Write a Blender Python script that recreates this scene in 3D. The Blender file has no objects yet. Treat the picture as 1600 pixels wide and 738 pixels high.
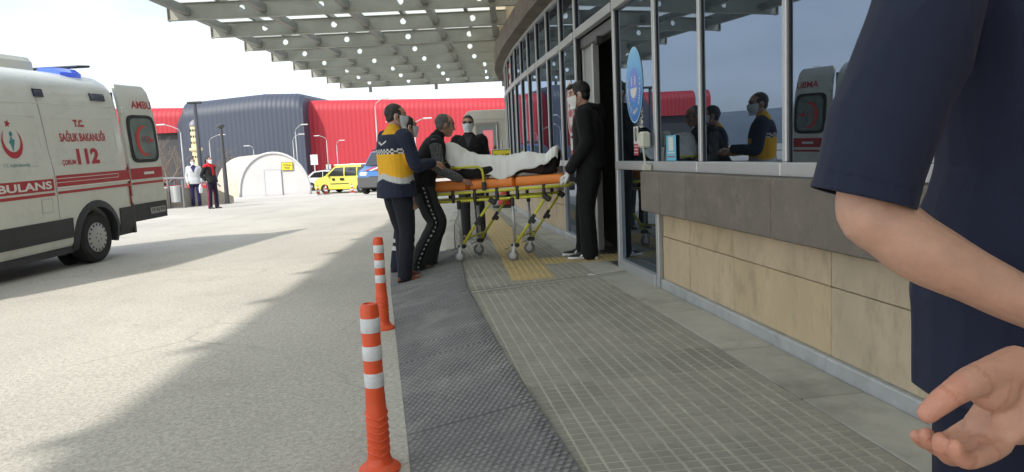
import bpy, bmesh, math, random
import numpy as np
from mathutils import Vector, Matrix, noise as mnoise
random.seed(7); RNG = np.random.default_rng(7)
R = math.radians
sc = bpy.context.scene
col = sc.collection

# ---------------------------------------------------------------- camera
CAM_H, F_PX = 1.25, 1120.0
pitch, roll = math.atan((369-242)/F_PX), R(2.6)
cF = Vector((0, math.cos(pitch), -math.sin(pitch)))
r0 = Vector((1, 0, 0)); u0 = Vector((0, math.sin(pitch), math.cos(pitch)))
cU = u0*math.cos(roll) + r0*math.sin(roll)
cR = r0*math.cos(roll) - u0*math.sin(roll)
cam_d = bpy.data.cameras.new('camera'); cam = bpy.data.objects.new('camera', cam_d); col.objects.link(cam)
cam_d.sensor_width = 36; cam_d.lens = 36*F_PX/1600; cam_d.clip_start = .05; cam_d.clip_end = 9000
M4 = Matrix.Identity(4)
for i in range(3):
    M4[i][0] = cR[i]; M4[i][1] = cU[i]; M4[i][2] = -cF[i]
M4[2][3] = CAM_H
cam.matrix_world = M4
sc.camera = cam

# ---------------------------------------------------------------- sky and sun
SUN_DIR = Vector((.72, .88, -1.0)).normalized()        # direction the light travels
sun_el = math.asin(-SUN_DIR.z); sun_az = math.atan2(-SUN_DIR.x, -SUN_DIR.y)
W = bpy.data.worlds.new('World'); sc.world = W; W.use_nodes = True
nt = W.node_tree; nt.nodes.clear()
wo = nt.nodes.new('ShaderNodeOutputWorld'); bg = nt.nodes.new('ShaderNodeBackground')
sk = nt.nodes.new('ShaderNodeTexSky'); sk.sky_type = 'NISHITA'; sk.sun_disc = False
sk.sun_elevation = sun_el; sk.sun_rotation = sun_az; sk.air_density = 1.0; sk.dust_density = 2.5; sk.ozone_density = 1.5
tc = nt.nodes.new('ShaderNodeTexCoord'); mp = nt.nodes.new('ShaderNodeMapping'); mp.inputs['Scale'].default_value = (1.2, 1.2, 4.5)
nz = nt.nodes.new('ShaderNodeTexNoise'); nz.inputs['Scale'].default_value = 1.6; nz.inputs['Detail'].default_value = 7; nz.inputs['Roughness'].default_value = .55
cr = nt.nodes.new('ShaderNodeValToRGB'); cr.color_ramp.elements[0].position = .36; cr.color_ramp.elements[1].position = .64
cr.color_ramp.elements[0].color = (.34, .34, .34, 1); cr.color_ramp.elements[1].color = (1, 1, 1, 1)
mx = nt.nodes.new('ShaderNodeMixRGB'); mx.inputs[2].default_value = (4.7, 5.2, 5.75, 1)     # thin veil of cloud
L = nt.links.new
L(tc.outputs['Generated'], mp.inputs[0]); L(mp.outputs[0], nz.inputs['Vector']); L(nz.outputs['Fac'], cr.inputs[0])
L(sk.outputs[0], mx.inputs[1]); L(cr.outputs[0], mx.inputs[0]); L(mx.outputs[0], bg.inputs[0]); L(bg.outputs[0], wo.inputs[0])
bg.inputs[1].default_value = .125
sd = bpy.data.lights.new('sun', 'SUN'); sd.energy = 2.0; sd.angle = R(1.8); sd.color = (1, .95, .87)
so = bpy.data.objects.new('sun', sd); col.objects.link(so)
so.rotation_euler = SUN_DIR.to_track_quat('-Z', 'Y').to_euler(); so.location = (-20, -20, 30)
sc.view_settings.view_transform = 'Standard'; sc.view_settings.look = 'None'
sc.view_settings.exposure = 1.12; sc.view_settings.gamma = 1; sc.view_settings.use_curve_mapping = False

# ---------------------------------------------------------------- helpers: tags and meshes
def tag(o, label=None, cat=None, group=None, kind=None):
    if label: o['label'] = label
    if cat: o['category'] = cat
    if group: o['group'] = group
    if kind: o['kind'] = kind
    return o
def empty(name, loc=(0, 0, 0), rz=0, label=None, cat=None, group=None):
    o = bpy.data.objects.new(name, None); col.objects.link(o); o.location = loc; o.rotation_euler = (0, 0, rz)
    o.empty_display_size = .1
    return tag(o, label, cat, group)
class MB:
    def __init__(s): s.v = []; s.f = []; s.m = []
    def add(s, vs, fs, mi=0):
        n = len(s.v); s.v += [tuple(p) for p in vs]; s.f += [tuple(i+n for i in f) for f in fs]; s.m += [mi]*len(fs); return s
    def box(s, c, d, rot=None, mi=0):
        x, y, z = d[0]/2, d[1]/2, d[2]/2
        vs = [Vector(p) for p in ((-x,-y,-z),(x,-y,-z),(x,y,-z),(-x,y,-z),(-x,-y,z),(x,-y,z),(x,y,z),(-x,y,z))]
        if rot is not None: vs = [rot @ p for p in vs]
        c = Vector(c)
        return s.add([p+c for p in vs], [(0,3,2,1),(4,5,6,7),(0,1,5,4),(1,2,6,5),(2,3,7,6),(3,0,4,7)], mi)
    def bx(s, x0, x1, y0, y1, z0, z1, mi=0):
        return s.box(((x0+x1)/2, (y0+y1)/2, (z0+z1)/2), (abs(x1-x0), abs(y1-y0), abs(z1-z0)), None, mi)
    def cbox(s, c, d, ch=.01, rot=None, mi=0):      # box with chamfered vertical+horizontal edges
        x, y, z = d[0]/2, d[1]/2, d[2]/2; ch = min(ch, x*.9, y*.9, z*.9)
        rings = []
        for zz, k in ((-z, ch), (-z+ch, 0), (z-ch, 0), (z, ch)):
            X, Y = x-k, y-k
            rings.append([(-X+ch,-Y,zz),(X-ch,-Y,zz),(X,-Y+ch,zz),(X,Y-ch,zz),(X-ch,Y,zz),(-X+ch,Y,zz),(-X,Y-ch,zz),(-X,-Y+ch,zz)])
        c = Vector(c)
        rings = [[(rot @ Vector(p) if rot is not None else Vector(p))+c for p in r] for r in rings]
        return s.loft(rings, mi=mi)
    def loft(s, rings, cap=True, closed=True, mi=0):
        n = len(rings[0]); vs = [p for r in rings for p in r]; fs = []
        for i in range(len(rings)-1):
            for j in range(n if closed else n-1):
                k = (j+1) % n; fs.append((i*n+j, i*n+k, (i+1)*n+k, (i+1)*n+j))
        if cap and closed: fs.append(tuple(range(n-1, -1, -1))); fs.append(tuple((len(rings)-1)*n+j for j in range(n)))
        return s.add(vs, fs, mi)
    def tube(s, pts, r, n=8, mi=0, cap=True):
        pts = [Vector(p) for p in pts]; rs = r if isinstance(r, (list, tuple)) else [r]*len(pts)
        rings = []; prev = None
        for i, p in enumerate(pts):
            t = (pts[min(i+1, len(pts)-1)] - pts[max(i-1, 0)]).normalized()
            if prev is None:
                a = Vector((0, 0, 1)) if abs(t.z) < .9 else Vector((1, 0, 0)); u = t.cross(a).normalized()
            else: u = (prev - t*prev.dot(t)).normalized()
            prev = u; w = t.cross(u)
            ra = rs[i]; a, b = (ra if isinstance(ra, (tuple, list)) else (ra, ra))
            rings.append([p+u*(a*math.cos(2*math.pi*k/n))+w*(b*math.sin(2*math.pi*k/n)) for k in range(n)])
        return s.loft(rings, cap, mi=mi)
    def lathe(s, prof, c=(0, 0, 0), n=20, axis='z', mi=0):
        c = Vector(c); rings = []
        for r, h in prof:
            ring = []
            for k in range(n):
                a = 2*math.pi*k/n; x, y = max(r, 1e-4)*math.cos(a), max(r, 1e-4)*math.sin(a)
                ring.append(c + (Vector((x, y, h)) if axis == 'z' else Vector((x, h, y)) if axis == 'y' else Vector((h, x, y))))
            if axis == 'y': ring.reverse()
            rings.append(ring)
        return s.loft(rings, mi=mi)
    def ell(s, c, r, n=14, m=9, rot=None, mi=0):
        c = Vector(c); rings = []
        for i in range(m+1):
            t = -math.pi/2 + math.pi*i/m; k = max(math.cos(t), .02)
            ring = [Vector((r[0]*k*math.cos(2*math.pi*j/n), r[1]*k*math.sin(2*math.pi*j/n), r[2]*math.sin(t))) for j in range(n)]
            rings.append([(rot @ p if rot is not None else p)+c for p in ring])
        return s.loft(rings, mi=mi)
    def mesh(s, name, mats=None, smooth=False):
        me = bpy.data.meshes.new(name); me.from_pydata(s.v, [], s.f); 
        if mats is not None:
            for m in (mats if isinstance(mats, (list, tuple)) else [mats]): me.materials.append(m)
            if len(s.m) == len(me.polygons): me.polygons.foreach_set('material_index', s.m)
        if smooth: me.polygons.foreach_set('use_smooth', [True]*len(me.polygons))
        me.update(); return me
    def build(s, name, mats, parent=None, smooth=False, auto=None):
        me = s.mesh(name, mats, smooth or auto is not None)
        if auto is not None: me.set_sharp_from_angle(angle=R(auto))
        return link(name, me, parent)
def link(name, me, parent=None, loc=None, rz=None):
    o = bpy.data.objects.new(name, me); col.objects.link(o)
    if parent: o.parent = parent
    if loc is not None: o.location = loc
    if rz is not None: o.rotation_euler = (0, 0, rz)
    return o
def evaluated(o):
    dg = bpy.context.evaluated_depsgraph_get()
    return bpy.data.meshes.new_from_object(o.evaluated_get(dg))
def remesh(mb, voxel, smooth=6, fac=.5):
    me0 = mb.mesh('tmp'); o = bpy.data.objects.new('tmp', me0); col.objects.link(o)
    bm = bmesh.new(); bm.from_mesh(me0); bmesh.ops.recalc_face_normals(bm, faces=bm.faces); bm.to_mesh(me0); bm.free()
    r = o.modifiers.new('r', 'REMESH'); r.mode = 'VOXEL'; r.voxel_size = voxel
    if smooth: k = o.modifiers.new('s', 'SMOOTH'); k.iterations = smooth; k.factor = fac
    me = evaluated(o); bpy.data.objects.remove(o); bpy.data.meshes.remove(me0)
    me.polygons.foreach_set('use_smooth', [True]*len(me.polygons))
    return me
def verts_np(me):
    a = np.empty(len(me.vertices)*3, np.float32); me.vertices.foreach_get('co', a); return a.reshape(-1, 3)
def norms_np(me):
    a = np.empty(len(me.vertices)*3, np.float32); me.vertices.foreach_get('normal', a); return a.reshape(-1, 3)
def set_verts(me, P): me.vertices.foreach_set('co', P.astype(np.float32).ravel()); me.update()
def folds(P, seed, scale=1.0, stretch=(1, 1, 1)):
    """soft cloth wrinkles: a few domain-warped sine waves, returns about -1..1"""
    g = np.random.default_rng(seed); Q = P*np.array(stretch)*scale; out = np.zeros(len(P)); amp = 1.0; tot = 0
    for k in range(5):
        d = g.normal(size=3); d /= np.linalg.norm(d); e = g.normal(size=3); e /= np.linalg.norm(e)
        fr = (9, 15, 24, 37, 55)[k]; w = np.sin(Q@e*fr*.6+g.uniform(0, 6))*1.4
        s_ = np.sin(Q@d*fr + w + g.uniform(0, 6)); out += amp*(1-2*np.abs(s_)**.7) if k % 2 else amp*s_; tot += amp; amp *= .72
    return out/tot
def set_col(me, C):
    at = me.color_attributes.new('Col', 'FLOAT_COLOR', 'POINT'); A = np.ones((len(C), 4), np.float32); A[:, :3] = C; at.data.foreach_set('color', A.ravel())

# ---------------------------------------------------------------- helpers: materials
def S(*c): return tuple(((x/255/12.92) if x/255 <= .04045 else ((x/255+.055)/1.055)**2.4) for x in c)
def mat(name, c, rough=.6, metal=0, var=0, vscale=6, bump=0, bscale=80, spec=.5, attr=False, coat=0, grime=None, detail=6, stretch=None, sss=0, em=None):
    m = bpy.data.materials.new(name); m.use_nodes = True; t = m.node_tree; b = t.nodes['Principled BSDF']; lk = t.links.new
    b.inputs['Roughness'].default_value = rough; b.inputs['Metallic'].default_value = metal; b.inputs['Specular IOR Level'].default_value = spec
    b.inputs['Coat Weight'].default_value = coat
    if coat: b.inputs['Coat Roughness'].default_value = .06
    if sss: b.inputs['Subsurface Weight'].default_value = sss; b.inputs['Subsurface Radius'].default_value = (.012, .005, .003); b.inputs['Subsurface Scale'].default_value = 1
    if em: b.inputs['Emission Color'].default_value = (*em[:3], 1); b.inputs['Emission Strength'].default_value = em[3]
    co = t.nodes.new('ShaderNodeTexCoord'); vec = co.outputs['Object']
    if stretch:
        mpn = t.nodes.new('ShaderNodeMapping'); mpn.inputs['Scale'].default_value = stretch; lk(vec, mpn.inputs[0]); vec = mpn.outputs[0]
    src = None
    if attr:
        a = t.nodes.new('ShaderNodeAttribute'); a.attribute_name = 'Col'; src = a.outputs['Color']
    else: b.inputs['Base Color'].default_value = (*c, 1)
    if var:
        n = t.nodes.new('ShaderNodeTexNoise'); n.inputs['Scale'].default_value = vscale; n.inputs['Detail'].default_value = detail; n.inputs['Roughness'].default_value = .6; lk(vec, n.inputs['Vector'])
        r = t.nodes.new('ShaderNodeMapRange'); r.inputs['From Min'].default_value = .25; r.inputs['From Max'].default_value = .75; r.inputs['To Min'].default_value = 1-var; r.inputs['To Max'].default_value = 1+var; lk(n.outputs['Fac'], r.inputs['Value'])
        mu = t.nodes.new('ShaderNodeMixRGB'); mu.blend_type = 'MULTIPLY'; mu.inputs[0].default_value = 1
        if src is not None: lk(src, mu.inputs[1])
        else: mu.inputs[1].default_value = (*c, 1)
        lk(r.outputs[0], mu.inputs[2]); src = mu.outputs[0]
    if grime:
        gc, gs, lo, hi = grime
        n = t.nodes.new('ShaderNodeTexNoise'); n.inputs['Scale'].default_value = gs; n.inputs['Detail'].default_value = 8; n.inputs['Roughness'].default_value = .65; lk(vec, n.inputs['Vector'])
        r = t.nodes.new('ShaderNodeMapRange'); r.inputs['From Min'].default_value = lo; r.inputs['From Max'].default_value = hi; lk(n.outputs['Fac'], r.inputs['Value'])
        mu = t.nodes.new('ShaderNodeMixRGB'); lk(r.outputs[0], mu.inputs[0]); mu.inputs[2].default_value = (*gc, 1)
        if src is not None: lk(src, mu.inputs[1])
        else: mu.inputs[1].default_value = (*c, 1)
        src = mu.outputs[0]
    if src is not None: lk(src, b.inputs['Base Color'])
    if bump:
        n = t.nodes.new('ShaderNodeTexNoise'); n.inputs['Scale'].default_value = bscale; n.inputs['Detail'].default_value = 4; lk(vec, n.inputs['Vector'])
        bp = t.nodes.new('ShaderNodeBump'); bp.inputs['Strength'].default_value = bump; bp.inputs['Distance'].default_value = .01; lk(n.outputs['Fac'], bp.inputs['Height']); lk(bp.outputs[0], b.inputs['Normal'])
    return m
def asphalt_mat():
    m = mat('asphalt', (.475, .445, .39), .9, var=.20, vscale=.45, bump=0, grime=((.36, .335, .29), .9, .45, .75))
    t = m.node_tree; b = t.nodes['Principled BSDF']; lk = t.links.new
    co = t.nodes.new('ShaderNodeTexCoord')
    def noi(s, d=3): n = t.nodes.new('ShaderNodeTexNoise'); n.inputs['Scale'].default_value = s; n.inputs['Detail'].default_value = d; lk(co.outputs['Object'], n.inputs['Vector']); return n
    vo = t.nodes.new('ShaderNodeTexVoronoi'); vo.inputs['Scale'].default_value = 105; lk(co.outputs['Object'], vo.inputs['Vector'])
    n1 = noi(38, 4)
    ramp = t.nodes.new('ShaderNodeMapRange'); ramp.inputs['From Min'].default_value = .0; ramp.inputs['From Max'].default_value = 1; ramp.inputs['To Min'].default_value = .80; ramp.inputs['To Max'].default_value = 1.2
    lk(vo.outputs['Color'], ramp.inputs['Value'])
    r2 = t.nodes.new('ShaderNodeMapRange'); r2.inputs['From Min'].default_value = .35; r2.inputs['From Max'].default_value = .6; r2.inputs['To Min'].default_value = .84; r2.inputs['To Max'].default_value = 1.08; lk(n1.outputs['Fac'], r2.inputs['Value'])
    old = b.inputs['Base Color'].links[0].from_socket
    a = t.nodes.new('ShaderNodeMixRGB'); a.blend_type = 'MULTIPLY'; a.inputs[0].default_value = 1; lk(old, a.inputs[1]); lk(ramp.outputs[0], a.inputs[2])
    c2 = t.nodes.new('ShaderNodeMixRGB'); c2.blend_type = 'MULTIPLY'; c2.inputs[0].default_value = 1; lk(a.outputs[0], c2.inputs[1]); lk(r2.outputs[0], c2.inputs[2]); 
    # long oily stains
    mpn = t.nodes.new('ShaderNodeMapping'); mpn.inputs['Scale'].default_value = (.9, .16, 1); lk(co.outputs['Object'], mpn.inputs[0])
    n3 = t.nodes.new('ShaderNodeTexNoise'); n3.inputs['Scale'].default_value = 1.4; n3.inputs['Detail'].default_value = 6; lk(mpn.outputs[0], n3.inputs['Vector'])
    r3 = t.nodes.new('ShaderNodeMapRange'); r3.inputs['From Min'].default_value = .55; r3.inputs['From Max'].default_value = .78; r3.inputs['To Max'].default_value = .45; lk(n3.outputs['Fac'], r3.inputs['Value'])
    c3 = t.nodes.new('ShaderNodeMixRGB'); lk(r3.outputs[0], c3.inputs[0]); lk(c2.outputs[0], c3.inputs[1]); c3.inputs[2].default_value = (.29, .275, .245, 1)
    # hairline cracks and old patches
    nd = noi(1.1, 5); mv = t.nodes.new('ShaderNodeMixRGB'); mv.inputs[0].default_value = .35; lk(co.outputs['Object'], mv.inputs[1]); lk(nd.outputs['Color'], mv.inputs[2])
    vc = t.nodes.new('ShaderNodeTexVoronoi'); vc.feature = 'DISTANCE_TO_EDGE'; vc.inputs['Scale'].default_value = .42; lk(mv.outputs[0], vc.inputs['Vector'])
    rc = t.nodes.new('ShaderNodeMapRange'); rc.inputs['From Min'].default_value = .002; rc.inputs['From Max'].default_value = .006; rc.inputs['To Min'].default_value = .28; rc.inputs['To Max'].default_value = 0; lk(vc.outputs['Distance'], rc.inputs['Value'])
    ng = noi(.7, 3); rg = t.nodes.new('ShaderNodeMapRange'); rg.inputs['From Min'].default_value = .5; rg.inputs['From Max'].default_value = .62; lk(ng.outputs['Fac'], rg.inputs['Value'])
    mc = t.nodes.new('ShaderNodeMath'); mc.operation = 'MULTIPLY'; lk(rc.outputs[0], mc.inputs[0]); lk(rg.outputs[0], mc.inputs[1])
    c4 = t.nodes.new('ShaderNodeMixRGB'); lk(mc.outputs[0], c4.inputs[0]); lk(c3.outputs[0], c4.inputs[1]); c4.inputs[2].default_value = (.12, .115, .105, 1)
    lk(c4.outputs[0], b.inputs['Base Color'])
    bp = t.nodes.new('ShaderNodeBump'); bp.inputs['Strength'].default_value = .3; bp.inputs['Distance'].default_value = .005; lk(vo.outputs['Distance'], bp.inputs['Height']); lk(bp.outputs[0], b.inputs['Normal'])
    return m
def glass_mat():
    m = bpy.data.materials.new('tinted_reflective_glass'); m.use_nodes = True; t = m.node_tree; lk = t.links.new; t.nodes.clear()
    o = t.nodes.new('ShaderNodeOutputMaterial'); d = t.nodes.new('ShaderNodeBsdfDiffuse'); d.inputs[0].default_value = (.006, .008, .01, 1)
    g = t.nodes.new('ShaderNodeBsdfGlossy'); g.inputs[0].default_value = (.68, .80, .98, 1); g.inputs['Roughness'].default_value = .012
    lw = t.nodes.new('ShaderNodeFresnel'); lw.inputs['IOR'].default_value = 3.0
    co = t.nodes.new('ShaderNodeTexCoord'); n = t.nodes.new('ShaderNodeTexNoise'); n.inputs['Scale'].default_value = .9; n.inputs['Detail'].default_value = 1; lk(co.outputs['Object'], n.inputs['Vector'])
    bp = t.nodes.new('ShaderNodeBump'); bp.inputs['Strength'].default_value = .018; bp.inputs['Distance'].default_value = .05; lk(n.outputs['Fac'], bp.inputs['Height']); lk(bp.outputs[0], g.inputs['Normal'])
    mxs = t.nodes.new('ShaderNodeMixShader'); lk(lw.outputs[0], mxs.inputs[0]); lk(d.outputs[0], mxs.inputs[1]); lk(g.outputs[0], mxs.inputs[2]); lk(mxs.outputs[0], o.inputs[0])
    return m
def panel_mat():
    m = bpy.data.materials.new('frosted_roof_panel'); m.use_nodes = True; t = m.node_tree; lk = t.links.new; t.nodes.clear()
    o = t.nodes.new('ShaderNodeOutputMaterial'); tr = t.nodes.new('ShaderNodeBsdfTranslucent'); tr.inputs[0].default_value = (.80, .83, .81, 1)
    d = t.nodes.new('ShaderNodeBsdfDiffuse'); d.inputs[0].default_value = (.6, .63, .62, 1)
    mxs = t.nodes.new('ShaderNodeMixShader'); mxs.inputs[0].default_value = .15; lk(tr.outputs[0], mxs.inputs[1]); lk(d.outputs[0], mxs.inputs[2]); lk(mxs.outputs[0], o.inputs[0])
    return m
def sheer_mat(name, c, a, rough=.15):
    m = bpy.data.materials.new(name); m.use_nodes = True; t = m.node_tree; lk = t.links.new; t.nodes.clear()
    o = t.nodes.new('ShaderNodeOutputMaterial'); tr = t.nodes.new('ShaderNodeBsdfTransparent'); tr.inputs[0].default_value = (*c, 1)
    g = t.nodes.new('ShaderNodeBsdfGlossy'); g.inputs['Roughness'].default_value = rough; g.inputs[0].default_value = (.9, .95, .95, 1)
    mxs = t.nodes.new('ShaderNodeMixShader'); mxs.inputs[0].default_value = a; lk(tr.outputs[0], mxs.inputs[1]); lk(g.outputs[0], mxs.inputs[2]); lk(mxs.outputs[0], o.inputs[0])
    return m
MT = {}
MT['asphalt'] = asphalt_mat(); MT['glass'] = glass_mat(); MT['panel'] = panel_mat()
MT['alu'] = mat('brushed_aluminium', (.52, .53, .53), .42, .55, var=.06, vscale=3)
MT['alu_dark'] = mat('grey_anodised', (.2, .2, .2), .45, .4)
MT['beam'] = mat('galvanised_painted_steel', (.32, .325, .285), .5, .15, var=.16, vscale=2.2, grime=((.3, .29, .24), 1.3, .52, .8))
MT['beam2'] = mat('dull_grey_steel', (.27, .275, .26), .55, .15, var=.15, vscale=3)
MT['stone_y'] = [mat('ochre_sandstone_%d' % i, c, .82, var=.13, vscale=3.2, bump=.18, bscale=60, grime=((.27, .21, .14), 4.5+i*.7, .5, .88), stretch=(1.2, 1.2, .6)) for i, c in enumerate([(.565, .445, .285), (.55, .435, .29), (.53, .415, .26), (.52, .425, .295)])]
MT['stone_b'] = [mat('brown_basalt_%d' % i, c, .8, var=.2, vscale=5, bump=.35, bscale=55, grime=((.27, .235, .20), 9, .55, .85)) for i, c in enumerate([(.17, .143, .12), (.185, .158, .135), (.155, .132, .113)])]
MT['trim'] = mat('weathered_grey_skirting', (.42, .43, .43), .6, .1, var=.15, vscale=7, grime=((.25, .24, .22), 5, .55, .75))
MT['slab'] = [mat('concrete_slab_%d' % i, c, .88, var=.16, vscale=4, bump=.12, bscale=90, grime=((.2, .19, .17), 1.7, .5, .75)) for i, c in enumerate([(.40, .385, .335), (.37, .355, .31), (.42, .40, .35)])]
MT['groove'] = mat('tile_joint_dust', (.44, .41, .34), .92, var=.3, vscale=3, grime=((.26, .245, .205), 1.1, .45, .7))
MT['stud'] = [mat('grey_paving_tile_%d' % i, c, .8, var=.18, vscale=5, bump=.1, bscale=150, grime=((.3, .285, .24), 2.4, .5, .72)) for i, c in enumerate([(.265, .255, .215), (.295, .28, .238), (.245, .235, .20)])]
MT['rubber'] = mat('worn_black_rubber', (.115, .115, .114), .75, var=.22, vscale=6, grime=((.22, .215, .2), 2.6, .48, .72), bump=.1, bscale=120)
MT['rubber_stud'] = mat('dusty_rubber_lozenge', (.185, .185, .182), .7, var=.2, vscale=9, grime=((.27, .265, .25), 2.6, .48, .72))
MT['tactile'] = mat('yellow_tactile_tile', (.50, .375, .17), .8, var=.16, vscale=6, grime=((.3, .27, .2), 3, .5, .72))
MT['orange'] = mat('orange_plastic', (.72, .085, .022), .42, var=.1, vscale=9, grime=((.42, .1, .05), 8, .58, .74))
MT['tape'] = mat('reflective_white_tape', (.66, .67, .68), .5, var=.08, vscale=60, grime=((.45, .45, .44), 12, .56, .74))
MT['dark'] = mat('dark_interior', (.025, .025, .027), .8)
MT['black'] = mat('black_plastic', (.018, .018, .02), .5)
MT['tyre'] = mat('tyre_rubber', (.018, .018, .019), .8, bump=.3, bscale=60)
MT['van_white'] = mat('white_vehicle_paint', (.60, .60, .54), .32, var=.04, vscale=2, coat=.35, grime=((.46, .45, .39), 3.2, .52, .85))
MT['van_red'] = mat('red_reflective_stripe', (.38, .035, .04), .42, var=.06, vscale=5)
MT['txt_red'] = mat('red_lettering', (.42, .03, .045), .45)
MT['txt_white'] = mat('white_lettering', (.68, .67, .63), .45)
MT['txt_black'] = mat('black_lettering', (.015, .015, .015), .5)
MT['txt_teal'] = mat('teal_lettering', (.05, .22, .24), .5)
MT['clad'] = mat('grey_black_cladding', (.032, .034, .036), .6, var=.12, vscale=5)
MT['hub'] = mat('silver_hubcap', (.42, .42, .41), .4, .4, var=.1, vscale=12)
MT['blue_lens'] = mat('blue_beacon_lens', (.10, .18, .75), .15, coat=.5, em=(.05, .12, .9, .15))
MT['navy_lens'] = mat('dark_blue_side_lamp', (.012, .018, .05), .2, coat=.5)
MT['red_lens'] = mat('red_tail_lens', (.38, .02, .02), .2, coat=.5)
MT['car_glass'] = mat('vehicle_glass', (.012, .015, .017), .04, spec=.8, coat=.3)
MT['skin'] = mat('skin', (.5, .3, .22), .5, attr=True, var=.11, vscale=38, bump=.16, bscale=330, sss=.1, grime=((.36, .17, .12), 42, .66, .76))
MT['cloth'] = mat('cloth', (.1, .1, .1), .88, attr=True, var=.08, vscale=40, bump=.12, bscale=500, spec=.25)
b_ = MT['cloth'].node_tree.nodes['Principled BSDF']; b_.inputs['Sheen Weight'].default_value = .04; b_.inputs['Sheen Roughness'].default_value = .45
MT['hair'] = mat('hair', (.02, .016, .013), .55, attr=True, var=.3, vscale=60, bump=.6, bscale=130, stretch=(1, 1, .3))
MT['shoe'] = mat('shoe', (.02, .02, .02), .5, attr=True, var=.1, vscale=30)
MT['mask'] = mat('pale_mask_fabric', (.66, .70, .74), .85, var=.05, vscale=30)
MT['mask_w'] = mat('white_mask_fabric', (.74, .74, .72), .85, var=.05, vscale=30)
MT['sheet'] = mat('white_sheet', (.76, .76, .74), .85, var=.03, vscale=8, bump=.08, bscale=300)
MT['latex'] = mat('white_latex_glove', (.7, .69, .68), .5)
MT['ystretch'] = mat('yellow_powder_coat', (.62, .60, .045), .38, var=.06, vscale=12, coat=.2)
MT['steel'] = mat('satin_steel', (.52, .53, .53), .36, .6, var=.08, vscale=10)
MT['omat'] = mat('orange_mattress', (.86, .26, .05), .5, var=.06, vscale=8, bump=.06, bscale=120)
def plain(name, c, rough=.6, **k):
    if name not in MT: MT[name] = mat(name, c, rough, **k)
    return MT[name]

def text_mesh(body, size, depth=0.0, bold=0.0, align='CENTER', sx=1.0, shear=0):
    cu = bpy.data.curves.new('t', 'FONT'); cu.body = body; cu.size = size; cu.extrude = depth; cu.offset = bold; cu.align_x = align; cu.align_y = 'CENTER'; cu.shear = shear
    cu.resolution_u = 4
    o = bpy.data.objects.new('t', cu); col.objects.link(o); me = evaluated(o); bpy.data.objects.remove(o); bpy.data.curves.remove(cu)
    P = verts_np(me).copy(); P[:, 0] *= sx; set_verts(me, P); return me
def fit_text(me, w, h):
    """scale a text mesh to width w and height h, centred on its own middle"""
    P = verts_np(me).copy(); lo = P.min(0); hi = P.max(0); c = (lo+hi)/2
    P -= c; P[:, 0] *= w/max(hi[0]-lo[0], 1e-6); P[:, 1] *= h/max(hi[1]-lo[1], 1e-6); set_verts(me, P); return me
def map_mesh(me, fn):
    P = verts_np(me).copy(); set_verts(me, np.array([fn(*p) for p in P])); return me

V3 = lambda *a: Vector(a)
# ---------------------------------------------------------------- ground
def gz(y):
    return 0 if y < 26 else (-.75*min(1, (y-26)/20.0))
def ground_sheet():
    xs = [-3000, -600, -120, -60, -30, -15, -5, 0, 5, 15, 30, 60, 120, 600, 3000]
    ys = [-600, -60, -12, 0, 12, 20, 26, 28, 32, 36, 40, 44, 46, 60, 90, 200, 800, 4000]
    mb = MB(); n = len(xs)
    mb.add([(x, y, gz(y)) for y in ys for x in xs], [(j*n+i, j*n+i+1, (j+1)*n+i+1, (j+1)*n+i) for j in range(len(ys)-1) for i in range(n-1)])
    return tag(mb.build('ground', MT['asphalt']), kind='structure')
ground = ground_sheet()
PZ = .12; TOP = .134
FY = [-6, -3, 0, 2.77, 3.75, 5.74, 6.83, 8.4, 9.44, 10.26, 11.75, 13.6, 15.6, 17.4, 19.1, 20.7, 22.1, 23.3, 24.3, 25.2]
FX = [2.76, 2.39, 2.0, 1.61, 1.48, 1.20, 1.05, .84, .73, .61, .42, .21, .05, .0, .08, .38, .9, 1.7, 2.8, 4.2]
def fx(y): return float(np.interp(y, FY, FX))
MRY = [-6, -3, 0, 2.44, 3.92, 6.14, 7.23, 9, 12, 16, 20, 24]; MRX = [1.5, 1.08, .60, .17, -.10, -.44, -.54, -.72, -.95, -1.1, -1.1, -1.0]
def mrx(y): return float(np.interp(y, MRY, MRX))
MLY = [-6, -3, 0, 2.76, 6.97, 8.7]; MLX = [1.0, .52, .02, -.45, -1.22, -1.5]
def mlx(y): return float(np.interp(y, MLY, MLX))
def fdir(y):
    d = Vector((fx(y+.25)-fx(y-.25), .5, 0)).normalized(); return d, Vector((-d.y, d.x, 0))       # along, outward (to the left)
def fp(y, o, z):
    d, n = fdir(y); return Vector((fx(y), y, z)) + n*o
def fbox(mb, y0, y1, z0, z1, o0, o1, mi=0, ch=0):
    a, b = Vector((fx(y0), y0, 0)), Vector((fx(y1), y1, 0)); d = (b-a).normalized(); n = Vector((-d.y, d.x, 0))
    c = (a+b)/2 + n*(o0+o1)/2; c.z = (z0+z1)/2
    rot = Matrix((d, n, Vector((0, 0, 1)))).transposed()
    size = ((b-a).length, abs(o1-o0), z1-z0)
    return mb.cbox(c, size, ch, rot, mi) if ch else mb.box(c, size, rot, mi)
# pavement base
ysx = [-6, -3, 0, 2, 4, 6, 7.2, 8.7, 10, 12, 14, 16, 18, 20, 22, 24]
mb = MB(); top = []; 
for y in ysx:
    xr = fx(y)+ (6 if y > 21 else .6)
    top.append([(mrx(y), y, -.05), (mrx(y), y, PZ), (xr, y, PZ), (xr, y, -.05)])
mb.loft([[Vector(p) for p in r] for r in top])
pav = tag(mb.build('pavement', MT['groove']), kind='structure')
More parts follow.
